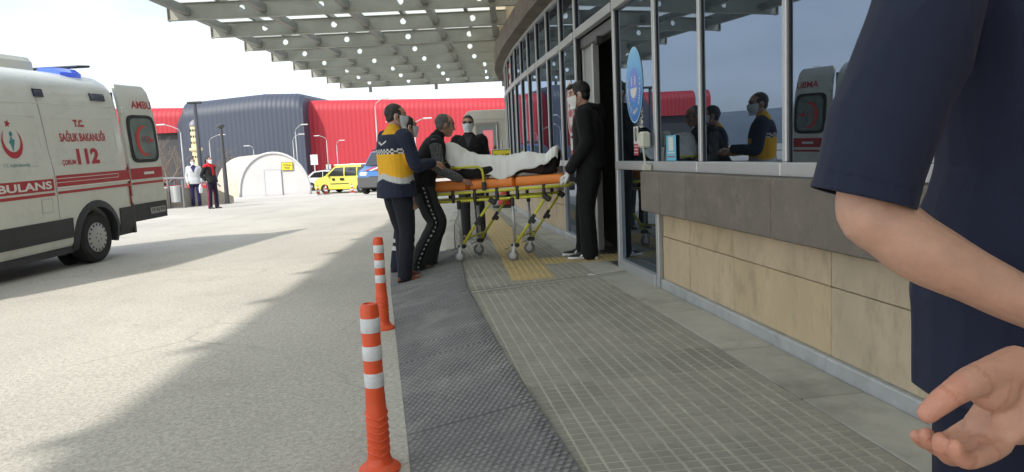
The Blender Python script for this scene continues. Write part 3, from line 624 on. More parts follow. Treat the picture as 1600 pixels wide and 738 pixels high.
# ---------------------------------------------------------------- ambulance
def ambulance():
    yaw, pt = R(4), R(1.5)
    a = Vector((math.sin(yaw)*math.cos(pt), math.cos(yaw)*math.cos(pt), math.sin(pt))); X = -a
    Yl = Vector((0, 0, 1)).cross(X).normalized(); Z = X.cross(Yl)
    root = empty('ambulance', (0, 0, 0), 0, 'white high-roof ambulance with red stripes and its rear door swung open', 'ambulance')
    M = Matrix.Identity(4)
    for i in range(3): M[i][0] = X[i]; M[i][1] = Yl[i]; M[i][2] = Z[i]
    o = Vector((-5.81, 9.95, 0)) - Yl*1.0
    M[0][3], M[1][3], M[2][3] = o.x, o.y, o.z
    root.matrix_world = M
    prof = [(.30, .93), (.36, .965), (.5, .985), (.75, .995), (1.0, 1.0), (1.25, 1.0), (1.5, .992), (1.75, .975), (2.0, .95), (2.2, .925), (2.35, .90), (2.46, .86), (2.54, .80), (2.61, .70), (2.655, .55), (2.68, .3), (2.69, 0)]
    pz = [p[0] for p in prof]; py = [p[1] for p in prof]
    def sy(z): return float(np.interp(z, pz, py))
    # lofted body: stations along x with scale on width and roof
    st = [(-1.06, .90, .955), (-1.045, .94, .975), (-1.0, .975, .99), (-.9, .995, 1), (-.6, 1, 1), (0, 1, 1), (1, 1, 1), (2, 1, 1), (2.6, .99, 1), (2.95, .98, .985), (3.15, .97, .9), (3.35, .96, .76), (3.6, .95, .62), (3.85, .94, .50), (4.3, .92, .46), (4.5, .88, .42), (4.6, .8, .38)]
    zz = list(np.interp(np.linspace(0, 1, 34), np.linspace(0, 1, len(prof)), pz))
    def ring(x, kw, kh):
        half = [(sy(z)*kw, .30+(z-.30)*kh) for z in zz]
        return [Vector((x, y, z)) for y, z in half] + [Vector((x, -y, z)) for y, z in reversed(half[:-1])]
    xs = []
    for i in range(len(st)-1):
        n = max(1, int((st[i+1][0]-st[i][0])/.12))
        for k in range(n):
            t = k/n; xs.append(tuple(st[i][j]*(1-t)+st[i+1][j]*t for j in range(3)))
    xs.append(st[-1])
    m = MB(); m.loft([ring(*s) for s in xs]); 
    body = m.build('body', MT['van_white'], root, auto=28)
    cut = MB()
    for x in (-.14, 3.16):
        for s in (-1, 1): cut.lathe([(.44, .62*s-.02), (.44, 1.2*s)] if s > 0 else [(.44, -1.2), (.44, -.6)], (x, 0, .36), 32, axis='y')
    co = cut.build('cut', MT['black']); bmo = body.modifiers.new('b', 'BOOLEAN'); bmo.object = co; bmo.operation = 'DIFFERENCE'; bmo.solver = 'EXACT'
    co.parent = root; bpy.context.view_layer.update()
    me = evaluated(body); body.modifiers.clear(); body.data = me; bpy.data.objects.remove(co)
    # patches that follow the side
    def patch(name, x0, x1, z0, z1, off, mt, parent=root, nx=6, nz=4, dz=0, thick=0):
        m = MB(); 
        def P(i, j, o): 
            x = x0+(x1-x0)*i/nx; z = z0+(z1-z0)*j/nz + dz*(i/nx)
            return (x, sy(z)+o, z)
        vs = [P(i, j, off) for j in range(nz+1) for i in range(nx+1)]; fs = [(j*(nx+1)+i+1, j*(nx+1)+i, (j+1)*(nx+1)+i, (j+1)*(nx+1)+i+1) for j in range(nz) for i in range(nx)]
        m.add(vs, fs)
        if thick:
            b = [(i, 0) for i in range(nx+1)]+[(nx, j) for j in range(1, nz+1)]+[(i, nz) for i in range(nx-1, -1, -1)]+[(0, j) for j in range(nz-1, 0, -1)]
            vo = [P(i, j, off) for i, j in b]; vi = [P(i, j, off-thick) for i, j in b]; n = len(b)
            m.add(vo+vi, [(k, (k+1) % n, n+(k+1) % n, n+k) for k in range(n)])
        return m.build(name, mt, parent, smooth=False)
    # lower cladding, leaving the arch free
    arch_x = .52
    patch('side_cladding', 2.6, -.14+arch_x, .43, .69, .014, MT['clad'], thick=.03)
    patch('side_cladding', -.14-arch_x, -1.0, .30, .71, .014, MT['clad'], thick=.03)
    patch('lower_sill', 2.6, -.14+arch_x-.02, .22, .315, .004, MT['clad'], thick=.05)
    patch('cladding_groove', -.14-arch_x-.01, -.99, .50, .508, .0155, MT['black'], nz=1)
    ar = MB(); n = 18; rows = []
    for i in range(n+1):
        t = R(-14)+R(208)*i/n; c_, s_ = math.cos(t), math.sin(t); rows.append([Vector((-.14+c_*r, sy(max(.3, .36+s_*r))+o_, .36+s_*r)) for r, o_ in ((.425, -.09), (.425, .03), (.475, .028), (.52, .006), (.52, -.03))])
    ar.loft(rows); ar.build('wheel_arch', MT['clad'], root, auto=40)
    bmp = MB(); bmp.loft([[Vector((x, y*k, z)) for y, z in ((.99, .30), (1.0, .71), (-1.0, .71), (-.99, .30))] for x, k in ((-1.0, .99), (-1.06, .985), (-1.10, .95), (-1.12, .90))]); bmp.build('rear_bumper', MT['clad'], root)
    bl = MB(); bl.cbox((-1.118, .88, .60), (.02, .09, .05), .006); bl.build('bumper_reflector', plain('pale_reflector', (.5, .5, .48)), root)
    for s in (-1, 1):
        wl = MB(); wl.lathe([(.43, .60*s), (.43, .66*s)] if s > 0 else [(.43, -.66), (.43, -.60)], (-.14, 0, .36), 28, axis='y')
        wl.build('wheel_housing', MT['black'], root)
    und = MB(); und.bx(-.7, 4.2, -.8, .8, .24, .34); und.cbox((.9, .6, .24), (.5, .2, .1), .02); und.cbox((.33, .75, .22), (.1, .08, .12), .02); und.build('underbody', MT['black'], root)
    # wheels
    for x, z in ((-.14, .355), (3.16, .355+.083)):
        for s in (1, -1):
            w = empty('wheel', (x, .84*s, z)); w.parent = root
            t = MB(); t.lathe([(.20, -.12), (.30, -.125), (.345, -.10), (.355, -.05), (.355, .05), (.345, .10), (.30, .125), (.21, .115)], (0, 0, 0), 36, axis='y'); t.build('tyre', MT['tyre'], w, auto=30)
            h = MB(); h.lathe([(.215, .0), (.215, .10*s), (.205, .118*s), (.17, .124*s), (.10, .132*s), (.05, .136*s), (.001, .138*s)] if s > 0 else [(.001, -.138), (.05, -.136), (.17, -.124), (.205, -.118), (.215, -.1), (.215, 0)], (0, 0, 0), 36, axis='y')
            h.build('hubcap', MT['hub'], w, auto=30)
            v = MB()
            for k in range(16):
                an = 2*math.pi*k/16; v.box((.178*math.cos(an), .1245*s, .178*math.sin(an)), (.034, .006, .020), Matrix.Rotation(-an, 3, 'Y'))
            for k in range(5):
                an = 2*math.pi*k/5; v.lathe([(.012, .13), (.012, .137)] if s > 0 else [(.012, -.137), (.012, -.13)], (.055*math.cos(an), 0, .055*math.sin(an)), 8, axis='y')
            v.build('hub_slot', MT['black'], w)
    # seams
    def seam(pts, wd=.006):
        m = MB()
        for (xa, za), (xb, zb) in zip(pts[:-1], pts[1:]):
            dx, dz = xb-xa, zb-za; l = math.hypot(dx, dz); px, pz_ = -dz/l*wd, dx/l*wd
            m.add([(xa-px, sy(za)+.0018, za-pz_), (xb-px, sy(zb)+.0018, zb-pz_), (xb+px, sy(zb)+.0018, zb+pz_), (xa+px, sy(za)+.0018, za+pz_)], [(0, 1, 2, 3)])
        return m.build('panel_seam', plain('seam_grey', (.25, .25, .23)), root)
    seam([(.66, z) for z in np.linspace(2.52, 1.6, 8)]+[(.62, 1.3), (.62, 1.0), (.62, .7)]); seam([(.62, .42), (.62, .32)]); seam([(2.0, z) for z in np.linspace(2.52, .7, 9)])
    # pressed frame of the side panels
    pr = MB()
    for (x0, x1) in ((.5, -.78), (1.95, .78)):
        pts = [(x0, 1.40), (x0, 2.02), (x1, 2.02)] + [(x1-.02, 1.55), (x1+.10, 1.40), (x0, 1.40)]
        for (xa, za), (xb, zb) in zip(pts[:-1], pts[1:]):
            n = 6
            pr.tube([(xa+(xb-xa)*k/n, sy(za+(zb-za)*k/n)-.0022, za+(zb-za)*k/n) for k in range(n+1)], .0055, 6)
    pr.build('pressed_swage', MT['van_white'], root, smooth=True)
    gr = MB(); gr.tube([(x, sy(2.19)-.003, 2.19) for x in np.linspace(-.9, 2.9, 20)], .008, 6); gr.build('roof_swage', MT['van_white'], root, smooth=True)
    # stripes
    WH = .0022
    patch('stripe', 3.0, .655, 1.075, 1.225, .003, MT['van_red']); patch('stripe', 3.0, .655, 1.01, 1.048, .003, MT['van_red'])
    patch('stripe', .60, -.985, 1.09, 1.26, .003, MT['van_red'], dz=.0); patch('stripe', .60, -.985, 1.02, 1.055, .003, MT['van_red'])
    patch('stripe_line', .60, -.72, 1.165, 1.172, .0045, MT['txt_white'], nz=1); patch('stripe_line', .60, -.72, 1.215, 1.223, .0045, MT['txt_white'], nz=1); patch('stripe_line', -.712, -.72, 1.172, 1.215, .0046, MT['txt_white'], nx=1, nz=1)
    patch('stripe_line', .60, -.985, 1.092, 1.112, .0045, MT['txt_white'], nz=1)
    # writing (text x runs towards the rear)
    def wtext(body, xa, xb, z0, z1, mt, off=.004, bold=.006, shear=0, dz=0):
        me = fit_text(text_mesh(body, .2, 0, bold, shear=shear), abs(xa-xb), z1-z0); me.materials.clear(); me.materials.append(mt); cx, cz = (xa+xb)/2, (z0+z1)/2
        map_mesh(me, lambda p, q, r: (cx-p, sy(cz+q+dz*p)+off, cz+q+dz*p)); return link('lettering', me, root)
    wtext('AMBULANS', 1.98, .70, 1.10, 1.20, MT['txt_white'], .006)
    wtext('T.C.', .07, -.15, 1.89, 1.99, MT['txt_red'], bold=.012); wtext('SAĞLIK BAKANLIĞI', .40, -.55, 1.695, 1.845, MT['txt_red'], bold=.006)
    wtext('112', .13, -.34, 1.385, 1.60, MT['txt_red'], bold=.010); wtext('ÇORUM', .44, .17, 1.375, 1.455, MT['txt_red'], bold=.006)
    wtext('T.C. Sağlık Bakanlığı', 1.45, 1.02, 1.395, 1.445, MT['txt_teal'], bold=0)
    # emblem: red crescent ring open at the top, star, small teal figure
    em = MB(); n = 26; rr = []
    for i in range(n+1):
        t = R(120)+R(300)*i/n; k = math.sin(math.pi*i/n)
        rr.append((1.24-math.cos(t)*.0-.165*math.cos(t), 1.69+.185*math.sin(t), 1.24-(.165-.055*k)*math.cos(t), 1.69+.02*k+(.185-.055*k)*math.sin(t)))
    em.add([p for a_, b_, c_, d_ in rr for p in ((a_, sy(b_)+.004, b_), (c_, sy(d_)+.004, d_))], [(2*i, 2*i+1, 2*i+3, 2*i+2) for i in range(n)]); em.build('emblem_crescent', MT['txt_red'], root)
    sr = MB(); sr.add([(1.255-(.055 if i % 2 == 0 else .023)*math.sin(math.pi*i/5+.2), sy(1.92)+.004, 1.92+(.055 if i % 2 == 0 else .023)*math.cos(math.pi*i/5+.2)) for i in range(10)], [tuple(range(10))]); sr.build('emblem_star', MT['txt_red'], root)
    fg = MB(); fg.add([(1.24+dx, sy(1.7+dz)+.004, 1.7+dz) for dx, dz in ((.01, -.12), (-.02, -.04), (-.05, .03), (-.015, .03), (.0, .09), (.02, .03), (.05, .0), (.02, -.03), (.012, -.08))], [tuple(range(9))])
    fg.add([(1.235+.025*math.cos(2*math.pi*i/12), sy(1.79)+.004, 1.80+.028*math.sin(2*math.pi*i/12)) for i in range(12)], [tuple(range(12))]); fg.build('emblem_figure', MT['txt_teal'], root)
    patch('fuel_flap', .92, .72, .80, .98, .003, plain('flap_edge', (.40, .40, .36))); patch('fuel_flap_door', .91, .73, .81, .97, .0045, MT['van_white'])
    hm_ = MB(); hm_.cbox((1.85, sy(1.05)+.02, 1.32), (.16, .03, .04), .01); hm_.build('door_handle', MT['black'], root)
    # side lamps
    for x0, x1 in ((.69, .53), (-.42, -.73), (2.0, 1.75)):
        patch('side_lamp', x0, x1, 2.27, 2.37, .022, MT['navy_lens'], thick=.03)
    # tail lamp column on the rear edge
    tl = MB(); tl.loft([[Vector((-.985, sy(z)+.002, z)), Vector((-1.05, sy(z)*.965+.002, z)), Vector((-1.075, sy(z)*.93, z)), Vector((-1.0, sy(z)*.93, z))] for z in (.74, .9, 1.1, 1.3)]); tl.build('tail_lamp', MT['red_lens'], root)
    tl = MB(); tl.bx(-1.085, -1.06, .80, .93, .74, 1.35); tl.build('tail_lamp_rear', MT['red_lens'], root)
    # rear opening: dark interior
    rd = MB(); rd.bx(-1.068, -1.05, -.86, .84, .66, 2.42); rd.build('rear_opening', plain('cabin_dark', (.035, .037, .04), .7), root)
    # open rear door, hinged on the left rear edge and swung back
    ang = R(-3)
    dr = empty('rear_door', (-1.075, .955, 0), math.pi+ang); dr.parent = root
    def dpts(): return None
    W_ = .84
    zz2 = [.46, .50, .7, 1.0, 1.3, 1.6, 1.9, 2.1, 2.3, 2.45, 2.52, 2.55]
    def dwid(z): return W_ - (.02 if z > 2.5 or z < .48 else 0)
    def dy(z): return -(1.0-sy(z))*0.62           # lean inwards with the body
    m = MB(); rows = []
    for z in zz2:
        e = .05 if z >= 2.54 else (.02 if z >= 2.5 else 0)
        w = W_-e*.9 - (max(0, z-2.0)*.12)
        rows.append([Vector((.02+e, -dy(z), z)), Vector((w, -dy(z), z)), Vector((w, -dy(z)+.05, z)), Vector((.02+e, -dy(z)+.05, z))])
    m.loft(rows); dbody = m.build('door_panel', MT['van_white'], dr, auto=30)
    def dpatch(name, x0, x1, z0, z1, off, mt, n=5, par=None):
        m = MB(); m.add([(x, -dy(z0+(z1-z0)*j/n)-off, z0+(z1-z0)*j/n) for j in range(n+1) for x in (x0, x1)], [(2*j, 2*j+1, 2*j+3, 2*j+2) for j in range(n)]); return m.build(name, mt, par or dr)
    dpatch('door_cladding', .02, W_+.01, .455, .72, .012, MT['clad'])
    dpatch('stripe', .03, W_-.01, 1.10, 1.27, .003, MT['van_red']); dpatch('stripe', .03, W_-.01, 1.02, 1.055, .003, MT['van_red'])
    m = MB(); n = 24; wp = []
    for i in range(n):
        t = 2*math.pi*(i+.5)/n; cx, cz = .45, 1.72; wx, wz = .36, .37
        px = cx+wx*math.copysign(abs(math.cos(t))**.35, math.cos(t)); pzz = cz+wz*math.copysign(abs(math.sin(t))**.35, math.sin(t)); wp.append((px, -dy(pzz)-.006, pzz))
    m.add(wp, [tuple(range(n))]); m.build('window_surround', MT['black'], dr)
    m = MB(); m.add([(.45+(p[0]-.45)*.80, p[1]-.004, 1.72+(p[2]-1.72)*.86) for p in wp], [tuple(range(n))]); m.build('door_window', plain('frosted_green_glass', (.16, .20, .18), .15, var=.25, vscale=3, coat=.4), dr)
    m = MB(); n = 30; q = []
    for i in range(n+1):
        t = R(55)+R(250)*i/n; k = math.sin(math.pi*i/n); q += [(.46+.20*math.cos(t), 1.69+.24*math.sin(t)), (.48+(.20-.06*k)*math.cos(t), 1.69+(.24-.07*k)*math.sin(t))]
    m.add([(x, -dy(z)-.012, z) for x, z in q], [(2*i, 2*i+1, 2*i+3, 2*i+2) for i in range(n)]); m.build('emblem_crescent', plain('bright_red_print', (.5, .05, .04)), dr)
    def dtext(body, x0, x1, z0, z1, mt, off=.004, bold=.004):
        me = fit_text(text_mesh(body, .2, 0, bold), x1-x0, z1-z0); me.materials.clear(); me.materials.append(mt); cx, cz = (x0+x1)/2, (z0+z1)/2
        map_mesh(me, lambda p, q_, r: (cx+p, -dy(cz+q_)-off, cz+q_)); return link('lettering', me, dr)
    dtext('AMBU', .30, .80, 2.19, 2.31, MT['txt_red']); dtext('112', .42, .62, 1.66, 1.76, MT['txt_red'], .016)
    m = MB(); m.add([(x, -dy(z)-.015, z) for x, z in ((.58, 1.675), (.70, 1.675), (.70, 1.715), (.58, 1.715))], [(0, 1, 2, 3)]); m.build('lettering_dash', MT['txt_red'], dr)
    m = MB(); m.bx(.35, .60, -dy(1.19)-.012, -dy(1.19)-.004, 1.165, 1.205); m.build('name_badge', MT['txt_white'], dr)
    m = MB(); m.cbox((.60, -dy(.58)-.018, .585), (.40, .012, .10), .004); m.build('number_plate', plain('plate_shaded', (.30, .30, .29), .5), dr)
    dtext('19 AJ 991', .43, .775, .55, .62, MT['txt_black'], .026)
    for z in (2.15, .8):
        m = MB(); m.cbox((.0, -.0, z), (.08, .05, .10), .01); m.build('door_hinge', MT['van_white'], dr)
    # roof things
    ac = MB(); ac.loft([[Vector((x, y*k-.17, z)) for y, z in ((.42, 2.60), (.40, 2.82), (.35, 2.885), (-.35, 2.885), (-.40, 2.82), (-.42, 2.60))] for x, k in ((-.34, .8), (-.3, .96), (-.15, 1), (1.1, 1), (1.2, .8))]); ac.build('roof_air_unit', plain('cream_roof_unit', (.6, .58, .48), .5), root)
    gq = MB(); gq.bx(-.355, -.33, -.45, .11, 2.73, 2.80); gq.build('air_unit_grille', MT['black'], root)
    lb = MB(); lb.loft([[Vector((x, y*k, z)) for y, z in ((.72, 2.56), (.72, 2.66), (.64, 2.72), (.40, 2.73), (.36, 2.70), (.36, 2.58))] for x, k in ((-.66, .93), (-.58, .99), (-.40, 1), (-.27, .99), (-.20, .94))]); lb.build('roof_beacon', MT['blue_lens'], root, auto=30)
    sp = MB(); sp.cbox((-.70, 0.05, 2.775), (.30, 1.30, .035), .012, Matrix.Rotation(R(5), 3, 'Y')); sp.tube([(-.7, .45, 2.6), (-.7, .45, 2.775)], .02, 6); sp.tube([(-.7, -.45, 2.6), (-.7, -.45, 2.775)], .02, 6); sp.build('rear_spoiler', MT['clad'], root)
    # cab windows and front lamps (outside the picture, seen only from elsewhere)
    patch('cab_window', 3.05, 2.2, 1.40, 1.95, .004, MT['car_glass'])
    ws = MB(); ws.add([(3.13+.0, -.8, 2.28), (3.13, .8, 2.28), (3.74, .88, 1.50), (3.74, -.88, 1.50)], [(0, 1, 2, 3)]); ws.build('windscreen', MT['car_glass'], root)
    for s in (1, -1): hl = MB(); hl.cbox((4.42, .72*s, 1.0), (.2, .26, .25), .05); hl.build('headlight', plain('pale_reflector', (.5, .5, .48)), root)
    return root
ambulance()

# ---------------------------------------------------------------- orange bollards
def bollard(x, y, label, rz=0):
    b = empty('traffic_bollard', (x, y, 0), rz, label, 'bollard', 'orange bollards beside the ramp')
    m = MB(); m.lathe([(.001, .0), (.085, .0), (.085, .010), (.076, .02), (.056, .032), (.048, .05), (.046, .06)], n=28); m.build('base', MT['orange'], b, auto=35)
    m = MB(); m.lathe([(.045, .05), (.0435, .25), (.041, .26), (.0395, .31), (.0383, .345), (.038, .38), (.0375, .665), (.034, .68), (.031, .688), (.022, .69), (.020, .684), (.001, .684)], n=28); sh = m.build('post', MT['orange'], b, auto=35)
    m = MB()
    for k in range(6):                                     # raised chevron ribs on the foot
        n = 24; z = .07+k*.03; rows = []
        for i in range(n):
            a = 2*math.pi*i/n; h = z+.022*abs(((i % 12)/6.0)-1); r = .0475
            rows.append([Vector((math.cos(a)*rr, math.sin(a)*rr, h+dz)) for rr, dz in ((.042, -.008), (r, 0), (.042, .008))])
        rows.append(rows[0]); m.loft(rows, cap=False)
    m.build('chevron_ribs', MT['orange'], b)
    for z in (.352, .463, .575):
        m = MB(); m.lathe([(.0385, z), (.0392, z+.001), (.0392, z+.057), (.0385, z+.058)], n=28); m.build('reflective_band', MT['tape'], b, auto=35)
    return b
bollard(-.58, 2.80, 'orange and white bollard nearest the camera with cracked foot', R(20))
bollard(-.99, 5.26, 'orange and white bollard farther back behind the nearest one', R(65))

# ---------------------------------------------------------------- big hall in the background
def hall():
    h = empty('exhibition_hall', (0, 0, 0), 0, 'large red and dark blue corrugated metal hall filling the background', 'building')
    def section(name, pts, ztop, rad, mt, pitch=.42, z0=-1.0, amp=.012, zlow=None):
        """pts: plan points (x,y,ztop) left to right; vertical ribbed wall ending in a rounded eave"""
        m = MB(); rows = []
        for (xa, ya, za), (xb, yb, zb) in zip(pts[:-1], pts[1:]):
            l = math.hypot(xb-xa, yb-ya); n = max(2, int(l/pitch)); dx, dy = (xb-xa)/l, (yb-ya)/l; nx, ny = dy, -dx
            for k in range(n*2+(1 if (xb, yb) == pts[-1][:2] else 0)):
                t = k/(2*n); o = amp if k % 2 else 0; zt = za+(zb-za)*t; px, py = xa+(xb-xa)*t, ya+(yb-ya)*t; row = []
                lo = z0 if zlow is None else zlow
                prof = [(0, lo), (0, zt-rad)] + [(rad*(1-math.cos(a)), zt-rad+rad*math.sin(a)) for a in np.linspace(R(6), R(90), 13)] + [(rad+12, zt+.25)]
                for q, z in prof: row.append(Vector((px - nx*q + nx*o, py - ny*q + ny*o, z)))
                rows.append(row)
        m.loft(rows, closed=False)
        e = rows[-1]; m.add([tuple(q) for q in e]+[(e[-1].x, e[-1].y, z0)], [tuple(range(len(e)+1))])
        return m.build(name, mt, h, auto=60)
    red = plain('red_corrugated_metal', (.40, .022, .034), .62, var=.05, vscale=.25)
    dark = plain('slate_blue_corrugated_metal', (.045, .056, .082), .55, var=.06, vscale=.25)
    for mm in (red, dark):
        t = mm.node_tree; b = t.nodes['Principled BSDF']; co = t.nodes.new('ShaderNodeTexCoord'); wv = t.nodes.new('ShaderNodeTexWave'); wv.inputs['Scale'].default_value = .62; wv.bands_direction = 'X'; t.links.new(co.outputs['Object'], wv.inputs['Vector'])
        bp = t.nodes.new('ShaderNodeBump'); bp.inputs['Strength'].default_value = .45; bp.inputs['Distance'].default_value = .05; t.links.new(wv.outputs['Fac'], bp.inputs['Height']); t.links.new(bp.outputs[0], b.inputs['Normal'])
    dk2 = plain('charcoal_wall', (.045, .045, .05), .6, var=.1, vscale=.3)
    section('dark_wall', [(-36.6, 80.6, 7.7), (-35.4, 79.4, 8.6), (-26.6, 79.0, 9.15), (-22.9, 79.0, 9.05), (-22.4, 79.0, 8.9), (-22.1, 79.0, 8.55)], 9, 1.9, dark)
    section('red_wall', [(-23.5, 81.2, 8.4), (0, 81.2, 7.7), (26, 81.2, 7.4)], 8, 1.3, red, zlow=.45)
    section('red_fascia', [(-54, 79.5, 8.6), (-46, 81.2, 8.5), (-36.4, 81.6, 8.2)], 8, 1.2, red, zlow=5.4)
    m = MB()
    m.loft([[Vector((x, y, -1)), Vector((x, y, 5.5)), Vector((x, y+.3, 5.5)), Vector((x, y+.3, -1))] for x, y in ((-54, 80.2), (-46, 81.9), (-36.2, 82.2))]); m.bx(-22, 26, 81.5, 82, -1, .6); m.build('plinth_wall', dk2, h)
    for k in range(9): 
        m = MB(); x = -20.5+k*2.7; m.bx(x, x+.55, 80.9, 81.1, -.9, 1.1); m.build('pilaster', plain('pale_concrete', (.5, .5, .48)), h)
    m = MB(); m.bx(.4, 3.4, 80, 82, 7.6, 9.0); m.build('roof_plant', dk2, h)
hall()
# far hills beyond the town (reflected in the glass)
m = MB(); n = 90; hr = []
for i in range(n+1):
    a = R(-110)+R(150)*i/n; d = 2200; hh = 95+60*mnoise.noise((a*2.3, .3, 0))+22*mnoise.noise((a*9, 2.3, 0)); hh *= max(.12, min(1, (R(8)-a)/R(22)))
    x, y = d*math.sin(a), d*math.cos(a); hr.append([Vector((x, y, -5)), Vector((x*1.02, y*1.02, hh*.6)), Vector((x*1.2, y*1.2, hh)), Vector((x*1.6, y*1.6, hh*.9))])
m.loft(hr, closed=False); tag(m.build('hills', plain('distant_hill', (.16, .19, .22), .95, var=.25, vscale=.004), smooth=True), kind='structure')

# ---------------------------------------------------------------- inflatable triage tent
def tent():
    y0 = 41.5; zb = gz(y0)
    t = empty('arched_tent', (0, 0, 0), 0, 'white arched fabric tent with zipped doorway and yellow sign', 'tent')
    ax = Vector((-.28, 1, 0)).normalized(); cx, hw, hh = -13.55, 2.05, 2.55
    back = Vector((-4.6, 8.0, 0))
    def arch(c, k=1.0, n=22, zz=zb):
        return [c+Vector((-hw*k*math.cos(math.pi*i/n), 0, 0))+Vector((0, 0, zz+hh*k*math.sin(math.pi*i/n)**.85)) for i in range(n+1)]
    c0 = Vector((cx, y0, 0)); m = MB(); rows = []
    for s in np.linspace(0, 1, 9):
        rows.append(arch(c0+back*s, 1-.012*abs(math.sin(s*math.pi*4))))
    m.loft(rows, closed=False); m.build('canvas', plain('cream_canvas', (.52, .46, .37), .8, var=.05, vscale=.8, bump=.1, bscale=4), t, smooth=True)
    g = arch(c0+Vector((0, .03, 0)), .985); m = MB(); nn = 14; vs = []; 
    for i, p in enumerate(g): vs += [p, Vector((p.x, p.y, zb))]
    m.add(vs, [(2*i, 2*i+1, 2*i+3, 2*i+2) for i in range(len(g)-1)]); m.build('front_panel', plain('white_pvc', (.50, .495, .49), .6, var=.05, vscale=1.2, bump=.3, bscale=2.5), t)
    m = MB(); m.tube(arch(c0, 1.0), .07, 8); m.build('arch_rim', plain('white_pvc', (.7, .7, .7)), t, smooth=True)
    m = MB(); m.bx(cx-.52, cx+.42, y0-.03, y0-.0, zb+.1, zb+1.55); m.build('door_flap', plain('white_pvc', (.7, .7, .7)), t)
    for x in (cx-.53, cx+.43, ): m = MB(); m.bx(x-.012, x+.012, y0-.045, y0-.03, zb+.1, zb+1.6); m.build('zip', plain('zip_grey', (.4, .4, .42)), t)
    m = MB(); m.bx(cx-.53, cx+.43, y0-.045, y0-.03, zb+1.57, zb+1.6); m.build('zip', plain('zip_grey', (.4, .4, .42)), t)
    m = MB(); m.bx(cx-2.6, cx+2.5, y0-.35, y0-.15, zb-.1, zb+.10); m.build('ground_skirt', plain('white_pvc', (.7, .7, .7)), t)
    s = empty('tent_sign', (0, 0, 0), 0, 'small yellow sign with dark print on the tent front', 'sign')
    m = MB(); m.bx(cx+.5, cx+1.14, y0-.05, y0-.02, zb+1.52, zb+1.98); m.build('plate', plain('sign_yellow', (.75, .62, .02), .5), s)
    m = MB(); 
    for (a, b, c, d) in ((.5, 1.14, 1.96, 1.98), (.5, 1.14, 1.52, 1.54), (.5, .52, 1.54, 1.96), (1.12, 1.14, 1.54, 1.96)): m.bx(cx+a, cx+b, y0-.056, y0-.05, zb+c, zb+d)
    m.build('border', MT['txt_black'], s)
    m = MB()
    for k, (w, z) in enumerate(((.44, 1.87), (.5, 1.78), (.36, 1.69), (.3, 1.61))): m.bx(cx+.82-w/2, cx+.82+w/2, y0-.056, y0-.05, zb+z-.018, zb+z+.018)
    m.build('print_lines', MT['txt_black'], s)
tent()

